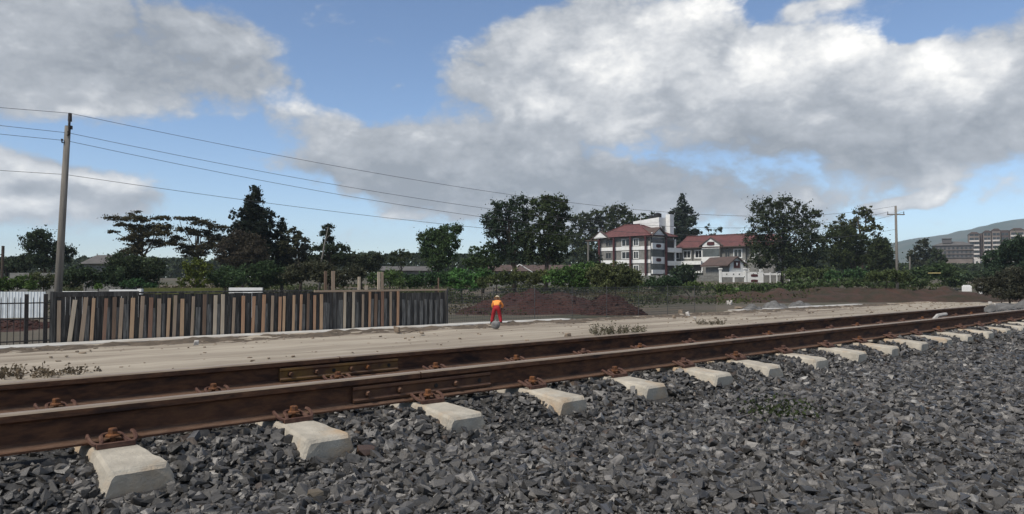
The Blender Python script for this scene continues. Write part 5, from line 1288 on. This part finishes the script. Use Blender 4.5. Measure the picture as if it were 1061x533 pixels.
# far white bits
def thin_box(name, px0, px1, y0, y1, Y, m, lab, cat, d=0.5, low=0.12):
    a, b = at(px0, y1, Y), at(px1, y0, Y); root = empty(name, (a.x, Y, a.z), 0, lab, cat)
    mbox('block', m, root, 0, b.x - a.x, 0, d, -low, b.z - a.z, bevel=0.02); return root
o = thin_box('white_block', 1000.5, 1007, 296.5, 301, 70, M_white, 'white painted block on the bank at right', 'block', 0.6); mb = MB(); mb.box(0.05, 0.5, 0.05, 0.5, 0.41, 0.5); mb.build('cap', M_white, o)
q = at(1015.5, 295, 72); root = empty('marker_stone', (q.x, 72, q.z), 0, 'small white pointed marker stone right of the white block', 'marker'); mb = MB(); mb.tube([(0, 0, -0.9), (0, 0, 0.05), (0, 0, 0.42)], [0.2, 0.2, 0.09], 8); mb.build('body', M_white, root); mb = MB(); mb.tube([(0, 0, 0.42), (0, 0, 0.62)], [0.11, 0.08], 8); mb.build('cap', M_yellow, root)
thin_box('yellow_sheet', 967, 975, 282.6, 283.6, 92, M_yellow, 'yellowed flat sheet lying on the green bushes at right', 'sheet', 1.2, 0.0)
# pale stones and a pale strip near the end of the farther rail
rock(1026, 315.5, 5, 4, M_pale, 'pale stone just beyond the cut end of the farther rail', z=1.55)
rock(1031, 316.5, 4, 3, M_pale, 'smaller pale stone beside the one at the rail end', z=1.55)
q = T(P_MID + 0.1, 13.2, 1.74); mb = MB(); mb.tube([(-0.5, 0, -0.1), (-0.25, 0.05, 0.03), (0.1, 0.1, 0.09), (0.5, 0.1, 0.10)], 0.03, 6); tag(mb.build('pale_strip', M_pale, loc=q, rot=(0, 0, RZ)), 'pale curved strip lying between the rails near their right end', 'scrap')

# ------------------------------------------------------------------ the worker
def skin(name, verts, edges, radii, m, parent=None, sub=2, root=0):
    me = bpy.data.meshes.new(name); me.from_pydata(verts, edges, []); o = bpy.data.objects.new(name, me); COL.objects.link(o)
    md = o.modifiers.new('skin', 'SKIN'); md.use_smooth_shade = True
    for i, r in enumerate(radii):
        r = r if isinstance(r, tuple) else (r, r); me.skin_vertices[0].data[i].radius = r; me.skin_vertices[0].data[i].use_root = (i == root)
    ms = o.modifiers.new('sub', 'SUBSURF'); ms.levels = sub; ms.render_levels = sub
    dg = bpy.context.evaluated_depsgraph_get(); ev = o.evaluated_get(dg); new = bpy.data.meshes.new_from_object(ev)
    bpy.data.objects.remove(o); bpy.data.meshes.remove(me); new.materials.clear(); new.materials.append(m); new.name = name
    new.polygons.foreach_set('use_smooth', [True] * len(new.polygons)); return link(name, new, parent)
wp = gnd(514.5, 337.2, 0.03)
worker = empty('person', wp, math.radians(-3), 'worker in orange vest, red trousers and cream helmet stooping at the kerb', 'person', None)
# local: facing +Y (away from the camera)
bv = [(0, -0.10, 0.90), (0, 0.06, 1.05), (0, 0.25, 1.17), (0, 0.33, 1.23), (0, 0.41, 1.30), (0, 0.46, 1.37),
      (-0.16, 0.27, 1.18), (-0.23, 0.36, 0.95), (-0.17, 0.52, 0.75), (0.16, 0.27, 1.18), (0.29, 0.33, 0.98), (0.20, 0.52, 0.80),
      (-0.10, -0.05, 0.84), (-0.19, 0.0, 0.46), (-0.255, -0.06, 0.09), (-0.265, 0.06, 0.05), (0.10, -0.05, 0.84), (0.18, 0.0, 0.46), (0.24, -0.10, 0.09), (0.26, 0.02, 0.05)]
be = [(0, 1), (1, 2), (2, 3), (3, 4), (4, 5), (2, 6), (6, 7), (7, 8), (2, 9), (9, 10), (10, 11), (0, 12), (12, 13), (13, 14), (14, 15), (0, 16), (16, 17), (17, 18), (18, 19)]
br = [(0.14, 0.10), (0.13, 0.10), (0.15, 0.10), 0.055, 0.085, 0.080, 0.055, 0.042, 0.030, 0.055, 0.042, 0.030, 0.078, 0.055, 0.040, 0.035, 0.078, 0.055, 0.040, 0.035]
# palms and five fingers on each hand
for sx, wi in ((-1, 8), (1, 11)):
    w_ = Vector(bv[wi]); pi_ = len(bv); bv.append(tuple(w_ + Vector((-sx * 0.01, 0.06, -0.06)))); br.append(0.026); be.append((wi, pi_))
    for k, (dx, L_) in enumerate(((-0.028, 0.065), (-0.010, 0.078), (0.009, 0.075), (0.027, 0.058))):
        b0 = Vector(bv[pi_]) + Vector((dx, 0.03, -0.025)); i0 = len(bv); bv += [tuple(b0), tuple(b0 + Vector((dx * 0.1, 0.02, -L_ * 0.6))), tuple(b0 + Vector((dx * 0.1, 0.005, -L_)))]; br += [0.010, 0.009, 0.007]; be += [(pi_, i0), (i0, i0 + 1), (i0 + 1, i0 + 2)]
    b0 = w_ + Vector((-sx * 0.035, 0.035, -0.03)); i0 = len(bv); bv += [tuple(b0), tuple(b0 + Vector((-sx * 0.025, 0.025, -0.035)))]; br += [0.011, 0.008]; be += [(wi, i0), (i0, i0 + 1)]
skin('body', bv, be, br, M_skin, worker, 2)
skin('trousers', [(0, -0.06, 0.93), (-0.10, -0.07, 0.84), (-0.19, -0.01, 0.46), (-0.25, -0.06, 0.12), (0.10, -0.07, 0.84), (0.18, -0.01, 0.46), (0.235, -0.10, 0.12), (0, 0.0, 1.0)],
     [(0, 1), (1, 2), (2, 3), (0, 4), (4, 5), (5, 6), (0, 7)], [(0.185, 0.14), (0.125, 0.12), 0.098, 0.085, (0.125, 0.12), 0.098, 0.085, (0.17, 0.125)], M_trou, worker)
skin('vest', [(0, -0.05, 0.96), (0, 0.07, 1.06), (0, 0.24, 1.18), (0, 0.30, 1.22), (-0.17, 0.27, 1.18), (-0.24, 0.36, 0.96), (-0.19, 0.48, 0.82), (0.17, 0.27, 1.18), (0.30, 0.33, 0.99), (0.22, 0.48, 0.86)],
     [(0, 1), (1, 2), (2, 3), (2, 4), (4, 5), (5, 6), (2, 7), (7, 8), (8, 9)], [(0.178, 0.125), (0.172, 0.125), (0.185, 0.125), (0.10, 0.085), 0.082, 0.062, 0.05, 0.082, 0.062, 0.05], M_vest, worker)
mb = MB(); n = 18; prof = [(0.165, -0.015), (0.155, 0.0), (0.128, 0.012), (0.122, 0.055), (0.095, 0.105), (0.045, 0.130), (0.001, 0.134)]
vs = [(math.cos(2 * math.pi * i / n) * r, math.sin(2 * math.pi * i / n) * r * 1.12, z) for r, z in prof for i in range(n)]; fs = [(j * n + i, j * n + (i + 1) % n, (j + 1) * n + (i + 1) % n, (j + 1) * n + i) for j in range(len(prof) - 1) for i in range(n)]
mb.add(vs, fs); mb.build('helmet', M_helmet, worker, smooth=True, loc=(0, 0.46, 1.355), rot=(math.radians(-40), 0, 0))
for sx, fy in ((-1, -0.06), (1, -0.10)):
    x = -0.258 if sx < 0 else 0.243
    mb = MB(); mb.tube([(x, fy - 0.03, 0.17), (x, fy - 0.02, 0.06)], [0.062, 0.066], 10); mb.prism([(x - 0.055, fy - 0.085), (x + 0.055, fy - 0.085), (x + 0.058, fy + 0.12), (x + 0.03, fy + 0.19), (x - 0.03, fy + 0.19), (x - 0.058, fy + 0.12)], -0.03, 0.085, 'z')
    mb.build('boot', M_boot, worker, bevel=0.012)
q = gnd(513.6, 340.6, 0.05); V, Fc = LIB[9]
sk = []
n1_, n2_ = 16, 10
for j in range(n2_ + 1):
    for i in range(n1_):
        a = 2 * math.pi * i / n1_; b = math.pi * j / n2_; r = math.sin(b) ** 0.6
        w_ = 1 + 0.16 * noise.noise(Vector((math.cos(a) * 2, math.sin(a) * 2, b * 2)))
        sk.append((math.cos(a) * r * 0.21 * w_, math.sin(a) * r * 0.17 * w_, 0.17 + 0.19 * math.cos(b) * (1 + 0.1 * noise.noise(Vector((a, b, 3))))))
mb = MB(); mb.add(sk, [(j * n1_ + i, j * n1_ + (i + 1) % n1_, (j + 1) * n1_ + (i + 1) % n1_, (j + 1) * n1_ + i) for j in range(n2_) for i in range(n1_)])
root = empty('sack', q, 0, 'pale grey lumpy sack on the ground between the worker and the road', 'sack'); mb.build('bag', M_sack, root, smooth=True); mb = MB(); mb.tube([(0, 0, 0.34), (0.02, 0, 0.40), (0.05, 0.0, 0.44)], [0.05, 0.03, 0.055], 8); mb.build('tied_neck', M_sack, root)

# ------------------------------------------------------------------ hills and air
def ridge(px):
    xs = [700, 880, 925, 960, 985, 1010, 1035, 1061, 1110, 1200, 1300, 1420]; ys = [290, 268, 252.5, 246, 241.5, 238.5, 233, 228.5, 226, 228, 244, 284]
    return float(np.interp(px, xs, ys))
HY = 2600.0
hx = np.arange(700, 1420, 4.0); hv = np.linspace(0, 1, 44)
def hfn(a, v):
    y = HY + (v - 0.5) * 1600
    top = at(a, ridge(a), HY); h = max(0, top.z); x = top.x + (v - 0.5) * 350
    prof = math.sin(math.pi * v) ** 1.15
    z = h * prof + (14 * noise.noise(Vector((x * 0.006, y * 0.006, 1))) + 5 * noise.noise(Vector((x * 0.02, y * 0.02, 1)))) * prof * min(1, h / 60) - 0.6
    return (x, y, z)
tag(link('hills', grid_mesh('hills', hx, hv, hfn, M_hill)), 'long wooded hill fading to blue behind the apartment tower', kind='structure')
hm = bpy.data.materials.new('air'); hm.use_nodes = True; nt = hm.node_tree; nt.nodes.clear()
pv = nt.nodes.new('ShaderNodeVolumePrincipled'); pv.inputs['Color'].default_value = (0.74, 0.87, 1.0, 1); pv.inputs['Density'].default_value = 0.00015; pv.inputs['Anisotropy'].default_value = 0.0
ou = nt.nodes.new('ShaderNodeOutputMaterial'); nt.links.new(pv.outputs[0], ou.inputs['Volume'])
mb = MB(); mb.box(-4300, 4600, -3700, 5000, -1.6, 260); o = mb.build('haze', hm); tag(o, 'pale air between here and the hills', kind='stuff')
